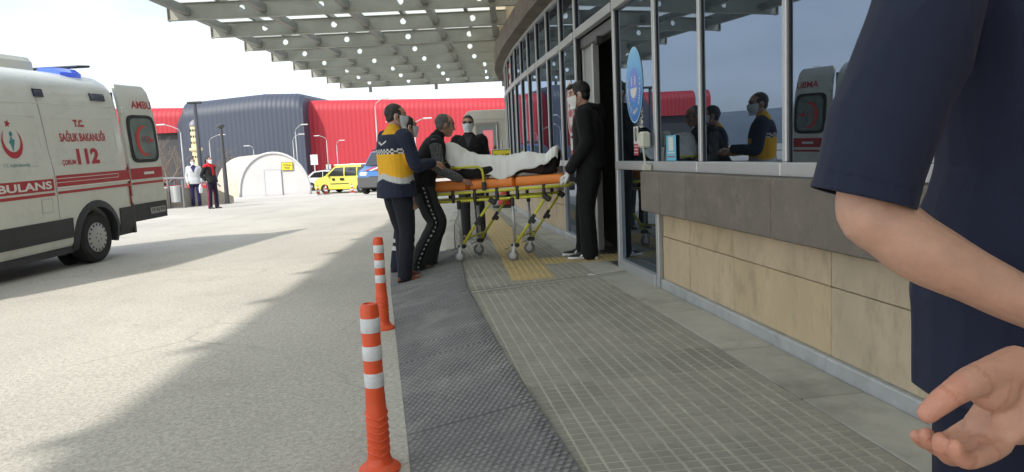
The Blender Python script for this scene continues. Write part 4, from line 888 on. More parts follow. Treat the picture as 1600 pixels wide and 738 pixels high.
# ---------------------------------------------------------------- parked vehicles far away
def side_van(name, loc, rz, label, cat, bodymat, lowmat=None, L_=4.4, H_=1.85, kind='van', group=None):
    """small people carrier: side profile extruded with rounded plan, x forward"""
    v = empty(name, loc, rz, label, cat, group)
    if kind == 'van': prof = [(-2.15, .30), (-2.2, .6), (-2.18, 1.15), (-2.05, 1.70), (-1.85, 1.80), (0.2, 1.82), (.55, 1.76), (1.30, 1.15), (1.95, .98), (2.12, .80), (2.18, .45), (2.1, .28)]
    else: prof = [(-2.0, .30), (-2.1, .55), (-2.1, .92), (-1.75, .98), (-1.2, 1.40), (-.5, 1.48), (.35, 1.42), (1.05, .98), (1.9, .84), (2.1, .65), (2.12, .4), (2.0, .26)]
    w = .88; m = MB(); rows = []
    for y, k in ((-w, .0), (-w*.97, .0), (-w*.0, 0), (w*.97, 0), (w, 0)):
        e = 1 if abs(y) < w*.98 else 0
        rows.append([Vector((x*(1 if e else .985), y*(1 if z < 1.05 else 1-.14*(z-1.05)/.75), z if e else .02+z*.985)) for x, z in prof])
    m.loft(rows); m.build('body', bodymat, v, auto=30)
    for s in (-1, 1):
        def yy(z): return s*w*(1-.14*max(0, z-1.05)/.75)+s*.012
        if kind == 'van': wins = [((1.12, 1.14), (.52, 1.66), (-.1, 1.68), (-.1, 1.14)), ((-.2, 1.14), (-.2, 1.68), (-1.05, 1.68), (-1.05, 1.14)), ((-1.15, 1.14), (-1.15, 1.68), (-1.85, 1.64), (-1.98, 1.2))]
        else: wins = [((.85, .98), (.3, 1.36), (-.35, 1.40), (-.35, .96)), ((-.42, .96), (-.42, 1.40), (-1.05, 1.34), (-1.5, .99))]
        for wv in wins: m = MB(); m.add([(x, yy(z), z) for x, z in wv], [(0, 1, 2, 3)]); m.build('side_window', MT['car_glass'], v)
        for x in (-1.35, 1.35):
            m = MB(); m.lathe([(.2, .70*s), (.31, .71*s), (.32, .80*s), (.30, .90*s), (.2, .905*s)], (x, 0, .32), 24, axis='y'); m.build('tyre', MT['tyre'], v, auto=30)
            m = MB(); m.lathe([(.21, .80*s), (.2, .9*s), (.02, .91*s)], (x, 0, .32), 20, axis='y'); m.build('rim', MT['hub'], v, auto=30)
        m = MB(); m.bx(-2.0, 1.9, s*w, s*(w+.015), .28, .42); m.build('side_skirt', lowmat or MT['clad'], v)
        m = MB(); m.cbox((1.98, s*.62, .86 if kind == 'van' else .72), (.28, .34, .2), .05); m.build('headlight', plain('headlamp_glass', (.6, .62, .64), .15, coat=.4), v)
        m = MB(); m.cbox((-2.15, s*.72, .95), (.1, .2, .4), .03); m.build('tail_lamp', MT['red_lens'], v)
        m = MB(); m.cbox((1.0, s*.98, 1.2 if kind == 'van' else 1.05), (.12, .2, .17), .03); m.build('wing_mirror', lowmat or MT['clad'], v)
    m = MB(); sp = ((1.27, 1.19, .80), (.60, 1.73, .70)) if kind == 'van' else ((1.02, 1.01, .78), (.40, 1.40, .66))
    (xa, za, wa), (xb, zb_, wb) = sp; m.add([(xa+.03, -wa, za+.03), (xa+.03, wa, za+.03), (xb+.03, wb, zb_+.03), (xb+.03, -wb, zb_+.03)], [(0, 1, 2, 3)]); m.build('windscreen', MT['car_glass'], v)
    m = MB(); m.cbox((2.12, 0, .42), (.16, 1.68, .3), .06); m.build('front_bumper', lowmat or MT['clad'], v); m = MB(); m.cbox((2.11, 0, .70), (.12, .8, .14), .03); m.build('grille', MT['black'], v)
    return v
yel = plain('yellow_car_paint', (.66, .62, .12), .4, coat=.2)
yc = side_van('parked_car', (-10.55, 47.5, gz(47.5)), math.pi-R(20), 'bright yellow compact van parked by the cones', 'van', yel, plain('yellow_low', (.6, .55, .05)))
m = MB(); m.cbox((-.6, 0, 1.84), (2.5, 1.5, .08), .03); m.build('roof_top', MT['txt_white'], yc); m = MB(); m.bx(-.5, .9, .885, .90, .62, .66); m.build('rub_strip', MT['black'], yc); m = MB(); m.bx(-.15, .15, .885, .9, .85, 1.0); m.bx(.55, .75, .885, .9, .85, 1.0); m.build('door_emblem', MT['txt_black'], yc)
blue = plain('blue_van_paint', (.04, .14, .36), .35, coat=.3)
bv = side_van('parked_van', (-5.15, 31.9, gz(30)), -math.pi/2-R(8), 'blue van with roof light bar and red and white bonnet stripes', 'van', blue, plain('van_grey_bumper', (.075, .078, .08), .6))
m = MB(); m.bx(2.0, 2.19, -.86, .86, .42, .74); m.build('nose_guard', plain('van_grey_bumper', (.075, .078, .08)), bv)
for k, c in enumerate((MT['txt_red'], MT['txt_white'], MT['txt_red'])):
    m = MB(); yq = .05-.22*k; m.add([(1.33, yq, 1.165), (1.33, yq+.16, 1.165), (1.97, yq-.1, 1.005), (1.97, yq-.26, 1.005)], [(0, 1, 2, 3)]); m.build('bonnet_stripe', c, bv)
m = MB(); m.cbox((.2, 0, 1.93), (.25, 1.3, .12), .03); m.build('light_bar', plain('beacon_housing', (.10, .05, .06), .3), bv); m = MB(); m.tube([(.5, -.7, 1.86), (-1.7, -.7, 1.9)], .025, 6); m.tube([(.5, .7, 1.86), (-1.7, .7, 1.9)], .025, 6); m.build('roof_rail', MT['black'], bv)
cars = [((-23.0, 44.0), 12, 'white car parked behind the low wall beside the ambulance door', (.62, .62, .62)), ((-22.5, 50.5), -8, 'red car seen over the white parked car', (.35, .02, .02)), ((-14.9, 62), 10, 'blue grey car beyond the right edge of the tent', (.12, .18, .28)), ((-13.2, 54), -15, 'white car between the tent and the yellow van', (.62, .63, .65))]
for (x, y), a, lb, c in cars: side_van('parked_car', (x, y, gz(y)), R(a), lb, 'car', plain('paint_%d' % int(y), c, .35, coat=.3), kind='car')
# traffic cones
def cone(x, y, lb):
    c = empty('traffic_cone', (x, y, gz(y)), 0, lb, 'cone', 'cones in front of the yellow van')
    m = MB(); m.cbox((0, 0, .02), (.32, .32, .04), .01); m.build('foot', MT['tape'], c); m = MB(); m.lathe([(.12, .04), (.025, .62), (.001, .63)], n=16); m.build('body', MT['orange'], c, smooth=True)
    for z, r in ((.2, .1), (.4, .066)): m = MB(); m.lathe([(r, z), (r-.016, z+.1)], n=16); m.build('reflective_band', MT['tape'], c, smooth=True)
cone(-11.9, 44.6, 'leftmost red and white cone by the yellow van front wheel'); cone(-11.2, 43.8, 'middle cone of the three in front of the yellow van'); cone(-9.7, 44.2, 'rightmost cone of the three, below the yellow van doors')
# ---------------------------------------------------------------- lamps, poles, minaret, trees
def street_lamp(x, y, h, arm, lb, col_=(.36, .36, .36), r=.045, head=(.5, .14, .08), up=.25):
    l = empty('street_lamp', (x, y, gz(y)), 0, lb, 'street lamp', 'street lamps on the far car park'); mt = plain('lamp_grey_%d' % int(col_[0]*100), col_, .5, metal=.3); H = h-gz(y)
    m = MB(); m.tube([(0, 0, 0), (0, 0, H*.5), (0, 0, H-.2)], [r*1.2, r, r*.75], 8); m.tube([(0, 0, H-.22), (arm*.15, 0, H-.02), (arm*.6, 0, H+up*.6), (arm, 0, H+up)], r*.55, 6); m.build('pole', mt, l, smooth=True)
    m = MB(); m.cbox((arm*1.0+math.copysign(head[0]*.4, arm), 0, H+up), head, .03); m.build('lamp_head', plain('lamp_white', (.55, .55, .53), .4), l)
street_lamp(-18.0, 40, 3.5, -.85, 'street lamp with arm to the left beside the bare tree'); street_lamp(-21.4, 52, 3.4, .75, 'short street lamp to the right of the striped minaret', up=.2)
street_lamp(-20.4, 58, 2.8, -.3, 'faint lamp post between the minaret and the tent', up=.1); street_lamp(-16.6, 56, 3.3, .5, 'street lamp rising just behind the tent roof')
street_lamp(-14.6, 50, 3.7, .45, 'street lamp in front of the red and blue seam of the hall'); street_lamp(-15.5, 62, 3.4, -.6, 'lamp post with its head left in front of the red wall beside the road sign', up=.2); street_lamp(-14.9, 63, 3.0, .3, 'lamp post next to the road sign with its head right', up=.15)
street_lamp(-8.1, 45, 4.8, .5, 'tall pale lamp post above the paramedic with navy jacket'); street_lamp(-5.1, 40, 3.3, .55, 'lamp post beside the head of the man in the vest', up=.15); street_lamp(-9.6, 62, 4.4, -.3, 'thin far lamp post right of the yellow van roof', up=.1, r=.05)
street_lamp(-34, 36, 8.2, -1.6, 'tall double-armed street lamp mirrored in the big windows'); street_lamp(-38, 44, 6.5, 1.4, 'street lamp mirrored left of the ambulance in the glass')
fl = empty('floodlight_mast', (-22.2, 52, gz(52)), 0, 'dark floodlight mast with flat crossbar in front of the hall', 'mast')
m = MB(); m.tube([(0, 0, 0), (0, 0, 6.6)], [.16, .13], 10); m.build('pole', plain('mast_dark', (.06, .065, .08), .6), fl); m = MB(); m.cbox((0, 0, 6.7), (1.0, .35, .16), .04); m.build('crossbar', plain('mast_black', (.03, .03, .035)), fl)
pp = empty('lamp_pole', (-9.85, 25.0, 0), 0, 'slim dark pole beside the woman with the red scarf', 'pole')
m = MB(); m.cbox((0, 0, .01), (.26, .26, .02), .005); m.tube([(0, 0, 0), (0, 0, 1.3), (0, 0, 2.62)], [.075, .07, .05], 10); m.build('shaft', plain('pole_dark', (.06, .062, .065), .55), pp, auto=40); m = MB(); m.lathe([(.06, 2.6), (.13, 2.66), (.13, 2.72), (.05, 2.76)], n=14); m.build('lamp_cap', plain('pole_dark', (.06, .062, .065)), pp)
rs = empty('road_sign', (-16.4, 61, gz(61)), 0, 'white road sign on a post in front of the red wall', 'sign'); m = MB(); m.tube([(0, 0, 0), (0, 0, 2.6)], .05, 8); m.build('post', plain('lamp_grey_50', (.5, .5, .5)), rs); m = MB(); m.bx(-.3, .3, -.06, -.03, 1.9, 2.75); m.build('plate', MT['tape'], rs)
mn = empty('minaret', (-31.0, 72, gz(72)), 0, 'cream stone minaret with grey dome and balcony behind the women', 'minaret')
cm = plain('cream_stone', (.68, .58, .34), .8, var=.1, vscale=2); m = MB(); m.lathe([(.40, 0), (.38, 3.7), (.62, 3.85), (.62, 4.05), (.40, 4.1), (.38, 6.2)], n=16); m.build('shaft', cm, mn, auto=30)
m = MB(); m.lathe([(.44, 6.2), (.44, 6.32), (.36, 6.55), (.2, 6.75), (.02, 6.85)], n=16); m.build('dome', plain('lead_grey', (.22, .22, .24), .5), mn, smooth=True)
for z in (3.2, 4.6, 5.2, 5.8):
    for k in range(5):
        a = R(-150)+R(30)*k*1.0; m = MB(); m.box((.395*math.cos(a), .395*math.sin(a), z), (.05, .1, .22), Matrix.Rotation(a, 3, 'Z')); m.build('opening', MT['dark'], mn)
def bare_tree(x, y, h, seed, lb, lean=0):
    t = empty('bare_tree', (x, y, gz(y)), 0, lb, 'tree', 'leafless trees in front of the hall'); rnd = random.Random(seed); tr = MB(); br = MB()
    def grow(p, d, l, r, lev, mb):
        n = 4; pts = [p]; rs_ = [r]; q = p.copy(); dd = d.copy()
        for k in range(n):
            dd = (dd+Vector((rnd.uniform(-.2, .2), rnd.uniform(-.2, .2), rnd.uniform(-.04, .14)))).normalized(); q = q+dd*(l/n); pts.append(q.copy()); rs_.append(max(.006, r*(1-.6*(k+1)/n)))
        mb.tube(pts, rs_, 5 if lev else 8)
        if lev < 4:
            for k in range((7, 4, 4, 3)[lev]):
                i = rnd.randint(1 if lev else 2, n); a = rnd.uniform(0, 6.28); e = Vector((math.cos(a), math.sin(a), rnd.uniform(.15, .9))).normalized()
                grow(pts[i], (pts[i]-pts[i-1]).normalized()*.5+e*.75, l*rnd.uniform(.5, .72), rs_[i]*.62, lev+1, br)
    grow(Vector((0, 0, 0)), Vector((lean, 0, 1)), h*.42, .11, 0, tr)
    bk = plain('bare_bark', (.20, .16, .125), .9); tr.build('trunk', bk, t); br.build('crown', bk, t)
bare_tree(-21.8, 46, 5.2, 3, 'large leafless tree right of the open ambulance door', .05); bare_tree(-24.6, 49, 5.0, 8, 'leafless tree partly hidden behind the ambulance door'); bare_tree(-19.6, 50, 3.6, 12, 'low leafless tree left of the woman in the grey jacket')
bare_tree(-8.3, 58, 2.6, 21, 'small leafless tree in front of the red wall beside the blue van'); bare_tree(-9.9, 60, 2.4, 27, 'small leafless sapling above the yellow van roof')

# ---------------------------------------------------------------- low wall, rail, bin on the left
wl = empty('low_wall', (0, 0, 0), 0, 'low beige retaining wall with steel handrail behind the women', 'wall')
wp = [Vector((-22, 15.2, 0)), Vector((-14.6, 19.0, 0)), Vector((-12.2, 22.0, 0)), Vector((-11.2, 24.0, 0)), Vector((-10.45, 25.2, 0)), Vector((-10.0, 25.7, 0))]
tops = [.68, .68, .68, .66, .55, .22]
m = MB(); m.loft([[p+Vector((0, 0, -.1)), p+Vector((.14, -.08, -.1)), p+Vector((.14, -.08, t)), p+Vector((0, 0, t))] for p, t in zip(wp, tops)]); m.build('wall', plain('beige_render', (.42, .36, .28), .85, var=.1, vscale=1.5), wl)
rp = [p+Vector((.07, -.04, t+.32)) for p, t in zip(wp[:5], tops)]
m = MB(); m.tube(rp+[wp[4]+Vector((.2, .3, .6))], .03, 8); m.build('handrail', MT['steel'], wl, smooth=True)
for a, b in zip(rp[:-1], rp[1:]):
    for s in (0, .5): p = a.lerp(b, s); m = MB(); m.tube([p, p-Vector((0, 0, .34))], .022, 6); m.build('rail_post', MT['alu_dark'], wl)
bn = empty('litter_bin', (-10.95, 23.6, 0), 0, 'round steel litter bin hung between two dark posts by the wall', 'bin')
m = MB(); m.lathe([(.001, .2), (.17, .2), (.18, .72), (.165, .73), (.16, .5)], n=18); m.build('drum', MT['steel'], bn, auto=35)
for s in (-.24, .24): m = MB(); m.cbox((s, 0, .45), (.06, .10, .9), .01); m.build('post', MT['alu_dark'], bn)
m = MB(); m.bx(-.27, .27, -.1, .1, 0, .02); m.tube([(-.24, 0, .62), (.24, 0, .62)], .015, 6); m.build('frame', MT['alu_dark'], bn)
# white cabin and signs at the far end
cb = empty('guard_cabin', (-.62, 23.0, 0), 0, 'off white cabin with rounded top corner and a window beyond the stretcher', 'cabin')
cw = plain('cabin_white', (.62, .6, .54), .5, var=.08, vscale=2)
def wall_with_hole(y0, y1, x0, x1, z0, z1, hx0, hx1, hz0, hz1):
    m = MB(); m.bx(x0, hx0, y0, y1, z0, z1); m.bx(hx1, x1, y0, y1, z0, z1); m.bx(hx0, hx1, y0, y1, z0, hz0); m.bx(hx0, hx1, y0, y1, hz1, z1); return m.build('wall', cw, cb)
wall_with_hole(-.55, -.49, -.70, 1.15, 0, 2.38, -.28, .26, .9, 2.2); wall_with_hole(1.29, 1.35, -.70, 1.15, 0, 2.38, -.2, .14, 1.25, 2.1)
m = MB(); m.bx(-.70, -.64, -.49, 1.29, 0, 2.38); m.bx(1.09, 1.15, -.49, 1.29, 0, 2.38); m.build('wall', cw, cb)
m = MB(); pr = [(-.72, 2.38)] + [(-.72+.28*(1-math.cos(a)), 2.38+.28*math.sin(a)) for a in np.linspace(.3, math.pi/2, 5)] + [(.9, 2.66), (1.1, 2.6), (1.17, 2.38)]
m.loft([[Vector((x*k, y, 2.38+(z-2.38)*(1 if k == 1 else .94))) for x, z in pr] for y, k in ((-.58, .98), (-.53, 1), (1.33, 1), (1.38, .98))]); m.build('roof', cw, cb, auto=30)
m = MB()
for (a, b, c, d) in ((-.36, .34, 2.2, 2.27), (-.36, -.28, .9, 2.2), (.26, .34, .9, 2.2), (-.36, .34, .85, .9)): m.bx(a, b, -.6, -.552, c, d)
m.build('window_frame', plain('frame_taupe', (.32, .3, .26)), cb)
m = MB(); m.bx(-.28, .26, -.53, -.522, .9, 2.2); m.build('window_glass', sheer_mat('clear_cabin_glass', (.85, .86, .84), .06, .02), cb)
m = MB(); m.tube([(.30, -.62, .9), (.30, -.62, 2.2)], .02, 6); m.build('handle_bar', MT['steel'], cb)
sg = empty('sign_stand', (-.13, 15.4, TOP), R(-8), 'yellow sign on a post with a red and black foot behind the stretcher', 'sign')
m = MB(); m.lathe([(.001, 0), (.26, 0), (.26, .05), (.15, .07)], n=20); m.build('foot', MT['black'], sg, auto=30); m = MB(); m.lathe([(.15, .07), (.10, .30), (.04, .34)], n=18); m.build('base_cone', plain('base_red', (.5, .03, .03)), sg, auto=30)
m = MB(); m.tube([(0, 0, .3), (0, 0, 1.42)], .02, 8); m.build('post', MT['steel'], sg); m = MB(); m.cbox((0, -.03, 1.10), (.44, .03, .30), .006); pl = m.build('plate', MT['tape'], sg)
m = MB(); m.bx(-.205, .205, -.052, -.046, .965, 1.235); m.build('border', MT['txt_black'], sg); m = MB(); m.bx(-.19, .19, -.058, -.052, .98, 1.22); m.build('face', plain('sign_yellow', (.75, .62, .02)), sg)
me = fit_text(text_mesh('2A 10 YE', .1, 0, .004), .32, .09); me.materials.clear(); me.materials.append(MT['txt_black']); map_mesh(me, lambda a, b, c: (a, -.060, 1.10+b)); link('lettering', me, sg)

# ---------------------------------------------------------------- people
SKIN = np.array((.47, .27, .19)); SKIN_D = np.array((.38, .205, .14))
def V(*a): return Vector(a)
def dens(pts, rads, k=4):
    """Catmull-Rom densify a chain with radii"""
    pts = [Vector(p) for p in pts]; rr = [(r if isinstance(r, (tuple, list)) else (r, r)) for r in rads]; P = []; Q = []
    n = len(pts)
    for i in range(n-1):
        p0, p1, p2, p3 = pts[max(i-1, 0)], pts[i], pts[i+1], pts[min(i+2, n-1)]
        for j in range(k):
            t = j/k; P.append(.5*((2*p1)+(p2-p0)*t+(2*p0-5*p1+4*p2-p3)*t*t+(3*p1-p0-3*p2+p3)*t**3)); u = t*t*(3-2*t)
            Q.append(tuple(rr[i][c]*(1-u)+rr[i+1][c]*u for c in (0, 1)))
    P.append(pts[-1]); Q.append(rr[-1]); return P, Q
def limb(mb, pts, rads, n=14, k=4):
    P, Q = dens(pts, rads, k)
    d0 = (P[0]-P[1]).normalized(); d1 = (P[-1]-P[-2]).normalized()
    a, b = Q[0], Q[-1]
    P = [P[0]+d0*min(a)*.75, P[0]+d0*min(a)*.45]+P+[P[-1]+d1*min(b)*.45, P[-1]+d1*min(b)*.75]; Q = [(a[0]*.35, a[1]*.35), (a[0]*.8, a[1]*.8)]+Q+[(b[0]*.8, b[1]*.8), (b[0]*.35, b[1]*.35)]
    mb.tube(P, Q, n)
def torso(mb, secs, ux, n=20):
    """secs: (centre, rx, ry); ux = lateral axis"""
    rows = []
    for i, (c, rx, ry) in enumerate(secs):
        c = Vector(c); t = (Vector(secs[min(i+1, len(secs)-1)][0])-Vector(secs[max(i-1, 0)][0])).normalized(); u = (ux-t*ux.dot(t)).normalized(); w = t.cross(u)
        ring = []
        for k in range(n):
            a = 2*math.pi*k/n; c_, s_ = math.cos(a), math.sin(a)
            ring.append(c+u*(rx*math.copysign(abs(c_)**.82, c_))+w*(ry*math.copysign(abs(s_)**.82, s_)))
        rows.append(ring)
    mb.loft(rows)
def hand(mb, wrist, d, pn, side, curl=.5, s=1.0, spread=.0, thumb=.6):
    """d: finger direction, pn: palm normal, side: +1 puts the thumb at d x pn"""
    d = d.normalized(); pn = (pn-d*pn.dot(d)).normalized(); lat = d.cross(pn)*side
    limb(mb, [wrist, wrist+d*.045*s, wrist+d*.088*s], [(.028*s, .02*s), (.038*s, .016*s), (.040*s, .014*s)], 10, 2)
    for k, (o, l) in enumerate(((.030, .072), (.010, .080), (-.010, .075), (-.029, .058))):
        b = wrist+d*.088*s+lat*o*s; pts = [b-d*.02*s]; a = 0; q = b.copy()
        for j, f in enumerate((.45, .32, .23)):
            a += curl*(.75+.15*k*.5); dd = d*math.cos(a)+pn*math.sin(a)+lat*(o*spread*12); q = q+dd.normalized()*l*f*s; pts.append(q.copy())
        limb(mb, pts, [.0098*s, .0095*s, .0088*s, .0078*s], 8, 2)
    b = wrist+d*.02*s+lat*.028*s; e = (d*.75+lat*.55+pn*.35*thumb).normalized(); f = (d*.95+lat*.1+pn*.5*thumb).normalized()
    limb(mb, [b, b+e*.04*s, b+e*.04*s+f*.03*s, b+e*.04*s+f*.055*s], [.016*s, .0125*s, .0105*s, .0085*s], 8, 2)
HEADSEC = [(-.120, .045, .022, .022), (-.108, .040, .042, .045), (-.082, .024, .057, .068), (-.048, .012, .066, .085), (-.012, .004, .072, .094), (.03, -.002, .0765, .099), (.065, -.007, .072, .093), (.093, -.011, .054, .072), (.110, -.012, .030, .042), (.118, -.012, .012, .016)]
def head(mb, c, rot, s=1.0):
    def T(p): return c+rot @ (Vector(p)*s)
    rows = []
    for z, yc, rx, ry in HEADSEC:
        rows.append([T((rx*math.cos(2*math.pi*k/20), yc+ry*math.sin(2*math.pi*k/20), z)) for k in range(20)])
    mb.loft(rows)
    limb(mb, [T((0, .092, .022)), T((0, .106, -.004)), T((0, .114, -.026))], [.008*s, .0105*s, .0145*s], 8, 2)
    for sx in (-1, 1):
        mb.ell(T((.079*sx, -.012, -.012)), (.010*s, .020*s, .033*s), 10, 7, rot @ Matrix.Rotation(R(14)*sx, 3, 'Z'))
        mb.ell(T((.030*sx, .086, .034)), (.026*s, .014*s, .010*s), 8, 6, rot)         # brow
        mb.ell(T((.038*sx, .072, -.020)), (.024*s, .022*s, .022*s), 8, 6, rot)        # cheek
    mb.ell(T((0, .092, -.058)), (.022*s, .012*s, .012*s), 8, 6, rot); mb.ell(T((0, .080, -.098)), (.022*s, .016*s, .016*s), 8, 6, rot)
class Person:
    def __init__(p, label, loc, rz, H=1.75, group=None, name='person'):
        p.root = empty(name, loc, rz, label, 'person', group); p.s = H/1.75
        p.J = dict(pel=V(0, 0, .96), waist=V(0, .0, 1.08), chest=V(0, 0, 1.30), neck=V(0, -.02, 1.475), head=V(0, .02, 1.635),
                   sL=V(-.185, -.015, 1.41), sR=V(.185, -.015, 1.41), eL=V(-.235, -.04, 1.12), eR=V(.235, -.04, 1.12), wL=V(-.235, .05, .88), wR=V(.235, .05, .88),
                   hL=V(-.092, 0, .92), hR=V(.092, 0, .92), kL=V(-.105, .02, .50), kR=V(.105, .02, .50), aL=V(-.11, -.02, .09), aR=V(.11, -.02, .09), fL=V(-.05, 1, 0), fR=V(.05, 1, 0))
        p.hrot = Matrix.Identity(3); p.bulk = 1.0; p.arm = 1.0
    def set(p, **k):
        for a, b in k.items(): p.J[a] = Vector(b)
        return p
    def sc(p): 
        return {k: (v*p.s if k not in ('fL', 'fR') else v) for k, v in p.J.items()}
    def tsecs(p, off, hem=.90, neck=True, flare=0, girth=1.0):
        J = p.sc(); s = p.s; lo = J['pel']; ws = J['waist']; ch = J['chest']; nk = J['neck']; b = p.bulk*girth
        up = (ch-ws).normalized()
        secs = []
        if hem is not None: secs.append((lo+(lo-ws)*((.96-hem)/.12), .168*s*b+off+flare, .122*s*b+off+flare))
        secs += [(lo, .172*s*b+off+flare*.6, .124*s*b+off+flare*.6), (lo.lerp(ws, .6), .162*s*b+off, .116*s*b+off), (ws, .156*s*b+off, .112*s*b+off), (ws.lerp(ch, .5), .168*s*b+off, .118*s*b+off),
                 (ch, .178*s*b+off, .122*s*b+off), (ch.lerp(nk, .45), .178*s*b+off*.8, .108*s*b+off*.8), (ch.lerp(nk, .72), .150*s*b+off*.8, .090*s*b+off*.8), (ch.lerp(nk, .93), .094*s+off*.5, .070*s+off*.5)]
        if neck: secs += [(nk+(nk-ch).normalized()*.03*s, .062*s+off*.4, .060*s+off*.4)]
        return secs
    def lat(p): return (p.J['sR']-p.J['sL']).normalized()
    def make_body(p, voxel=.007, skin=SKIN, sleeves='long', handL=None, handR=None, face=True, colf=None):
        J = p.sc(); s = p.s; mb = MB()
        torso(mb, p.tsecs(-.012*s), p.lat())
        head(mb, J['head'], p.hrot, s*.985)
        limb(mb, [J['neck']-V(0, 0, .03), J['neck'].lerp(J['head'], .35), J['head']+p.hrot @ V(0, -.015*s, -.05*s)], [.058*s, .054*s, .056*s], 14, 3)
        for a in 'LR':
            S0, E0, W0 = J['s'+a], J['e'+a], J['w'+a]; k_ = p.arm; ei = ((S0-E0).normalized()+(W0-E0).normalized())*.016*s
            limb(mb, [S0, S0.lerp(E0, .5), S0.lerp(E0, .86)+ei*.5, E0+ei, E0.lerp(W0, .14)+ei*.6, E0.lerp(W0, .36), E0.lerp(W0, .7), W0], [.052*s*k_, .045*s*k_, .040*s*k_, .039*s*k_, .0405*s*k_, .0405*s*k_, .033*s*k_, (.0275*s*k_, .0235*s*k_)], 16, 4)
            limb(mb, [J['h'+a]+V(0, 0, .02), J['h'+a].lerp(J['k'+a], .5), J['k'+a], J['k'+a].lerp(J['a'+a], .35), J['a'+a]], [.084*s, .072*s, .052*s, .052*s, .036*s], 12, 3)
            f = J['f'+a].normalized(); limb(mb, [J['a'+a]-f*.03*s-V(0, 0, .05*s), J['a'+a]+f*.08*s-V(0, 0, .055*s), J['a'+a]+f*.15*s-V(0, 0, .06*s)], [.03*s, .03*s, .02*s], 8, 2)
            h = handL if a == 'L' else handR
            if h and 'custom' in h: h['custom'](mb)
            elif h: hand(mb, J['w'+a], Vector(h['d']), Vector(h['n']), h.get('side', 1), h.get('curl', .4), s, h.get('spread', 0), h.get('thumb', .6))
            else: hand(mb, J['w'+a], (J['w'+a]-J['e'+a]), p.lat()*(1 if a == 'L' else -1), -1 if a == 'L' else 1, .35, s)
        me = remesh(mb, voxel*s, 3, .4); P = verts_np(me); C = np.tile(skin, (len(P), 1)).astype(float)
        Q = (P-np.array(J['head'])) @ np.array(p.hrot)/s                    # head space
        inh = (Q[:, 2] > -.13)
        if face:
            for sx in (-1, 1):
                eye = inh & (((Q[:, 0]-.032*sx)/.016)**2+((Q[:, 2]-.014)/.0075)**2 < 1) & (Q[:, 1] > .05); C[eye] = (.03, .022, .018)
                br = inh & (((Q[:, 0]-.033*sx)/.025)**2+((Q[:, 2]-.036)/.0065)**2 < 1) & (Q[:, 1] > .05); C[br] = (.035, .025, .02)
            lip = inh & ((Q[:, 0]/.026)**2+((Q[:, 2]+.060)/.009)**2 < 1) & (Q[:, 1] > .06); C[lip] = (.36, .14, .11)
            stub = inh & (Q[:, 2] < -.03) & (Q[:, 2] > -.13) & (Q[:, 1] > -.02) & ~lip; C[stub] *= .86
        if colf is not None: colf(P, Q, C)
        set_col(me, C); me.materials.append(MT['skin']); p.body = link('body', me, p.root); return p
    def make_hair(p, c=(.018, .014, .012), r=(.082, .101, .098), off=(0, -.017, .030), extra=None, voxel=.006, cut=.0, sideburn=True, thick=.0):
        s = p.s; J = p.sc(); mb = MB(); H = J['head']
        def T(q): return H+p.hrot @ (Vector(q)*s)
        mb.ell(T(off), tuple(q*s for q in r), 18, 12, p.hrot)
        mb.ell(T((0, -.045, -.02)), (.070*s, .056*s, .062*s), 14, 9, p.hrot)
        if sideburn:
            for sx in (-1, 1): mb.ell(T((.069*sx, .022, .012)), (.010*s, .020*s, .040*s), 8, 6, p.hrot)
        if extra: extra(mb, T, s, p.hrot)
        me = remesh(mb, voxel*s, 3, .4); P = verts_np(me).copy(); N = norms_np(me); P += N*(folds(P, 5, 4.0)*.0035*s)[:, None].astype(np.float32); set_verts(me, P)
        g = folds(P, 9, 6.0)[:, None]; set_col(me, np.clip(np.array(c)*(1+.35*g), 0, 1)); me.materials.append(MT['hair']); link('hair', me, p.root); return p
    def make_mask(p, mt=None, drop=0):
        s = p.s; J = p.sc(); H = J['head']; m = MB(); n, k = 16, 8
        def T(q): return H+p.hrot @ (Vector(q)*s)
        rows = []
        for j in range(k+1):
            z = .004-.122*j/k + drop; row = []
            rx = np.interp(z, [q[0] for q in HEADSEC], [q[2] for q in HEADSEC]); ry = np.interp(z, [q[0] for q in HEADSEC], [q[3] for q in HEADSEC]); yc = np.interp(z, [q[0] for q in HEADSEC], [q[1] for q in HEADSEC])
            rx, ry = max(rx, .048)+.009, max(ry, .062)+.011
            for i in range(n+1):
                a = R(12)+R(156)*i/n; pk = math.exp(-((a-math.pi/2)/.5)**2)*(.020*math.exp(-((z+.028)/.05)**2)); row.append(T((rx*math.cos(a), yc+(ry+pk)*math.sin(a)+.001*math.sin(z*260), z)))
            rows.append(row)
        m.loft(rows, closed=False); me = m.build('face_mask', mt or MT['mask'], p.root, smooth=True)
        mod = MB()
        for sx in (-1, 1): mod.tube([T((.070*sx, .030, -.010)), T((.082*sx, .0, .016)), T((.088*sx, -.022, .010)), T((.083*sx, -.024, -.03)), T((.066*sx, .022, -.078))], .0022*s, 5)
        mod.build('ear_loop', mt or MT['mask'], me); return p
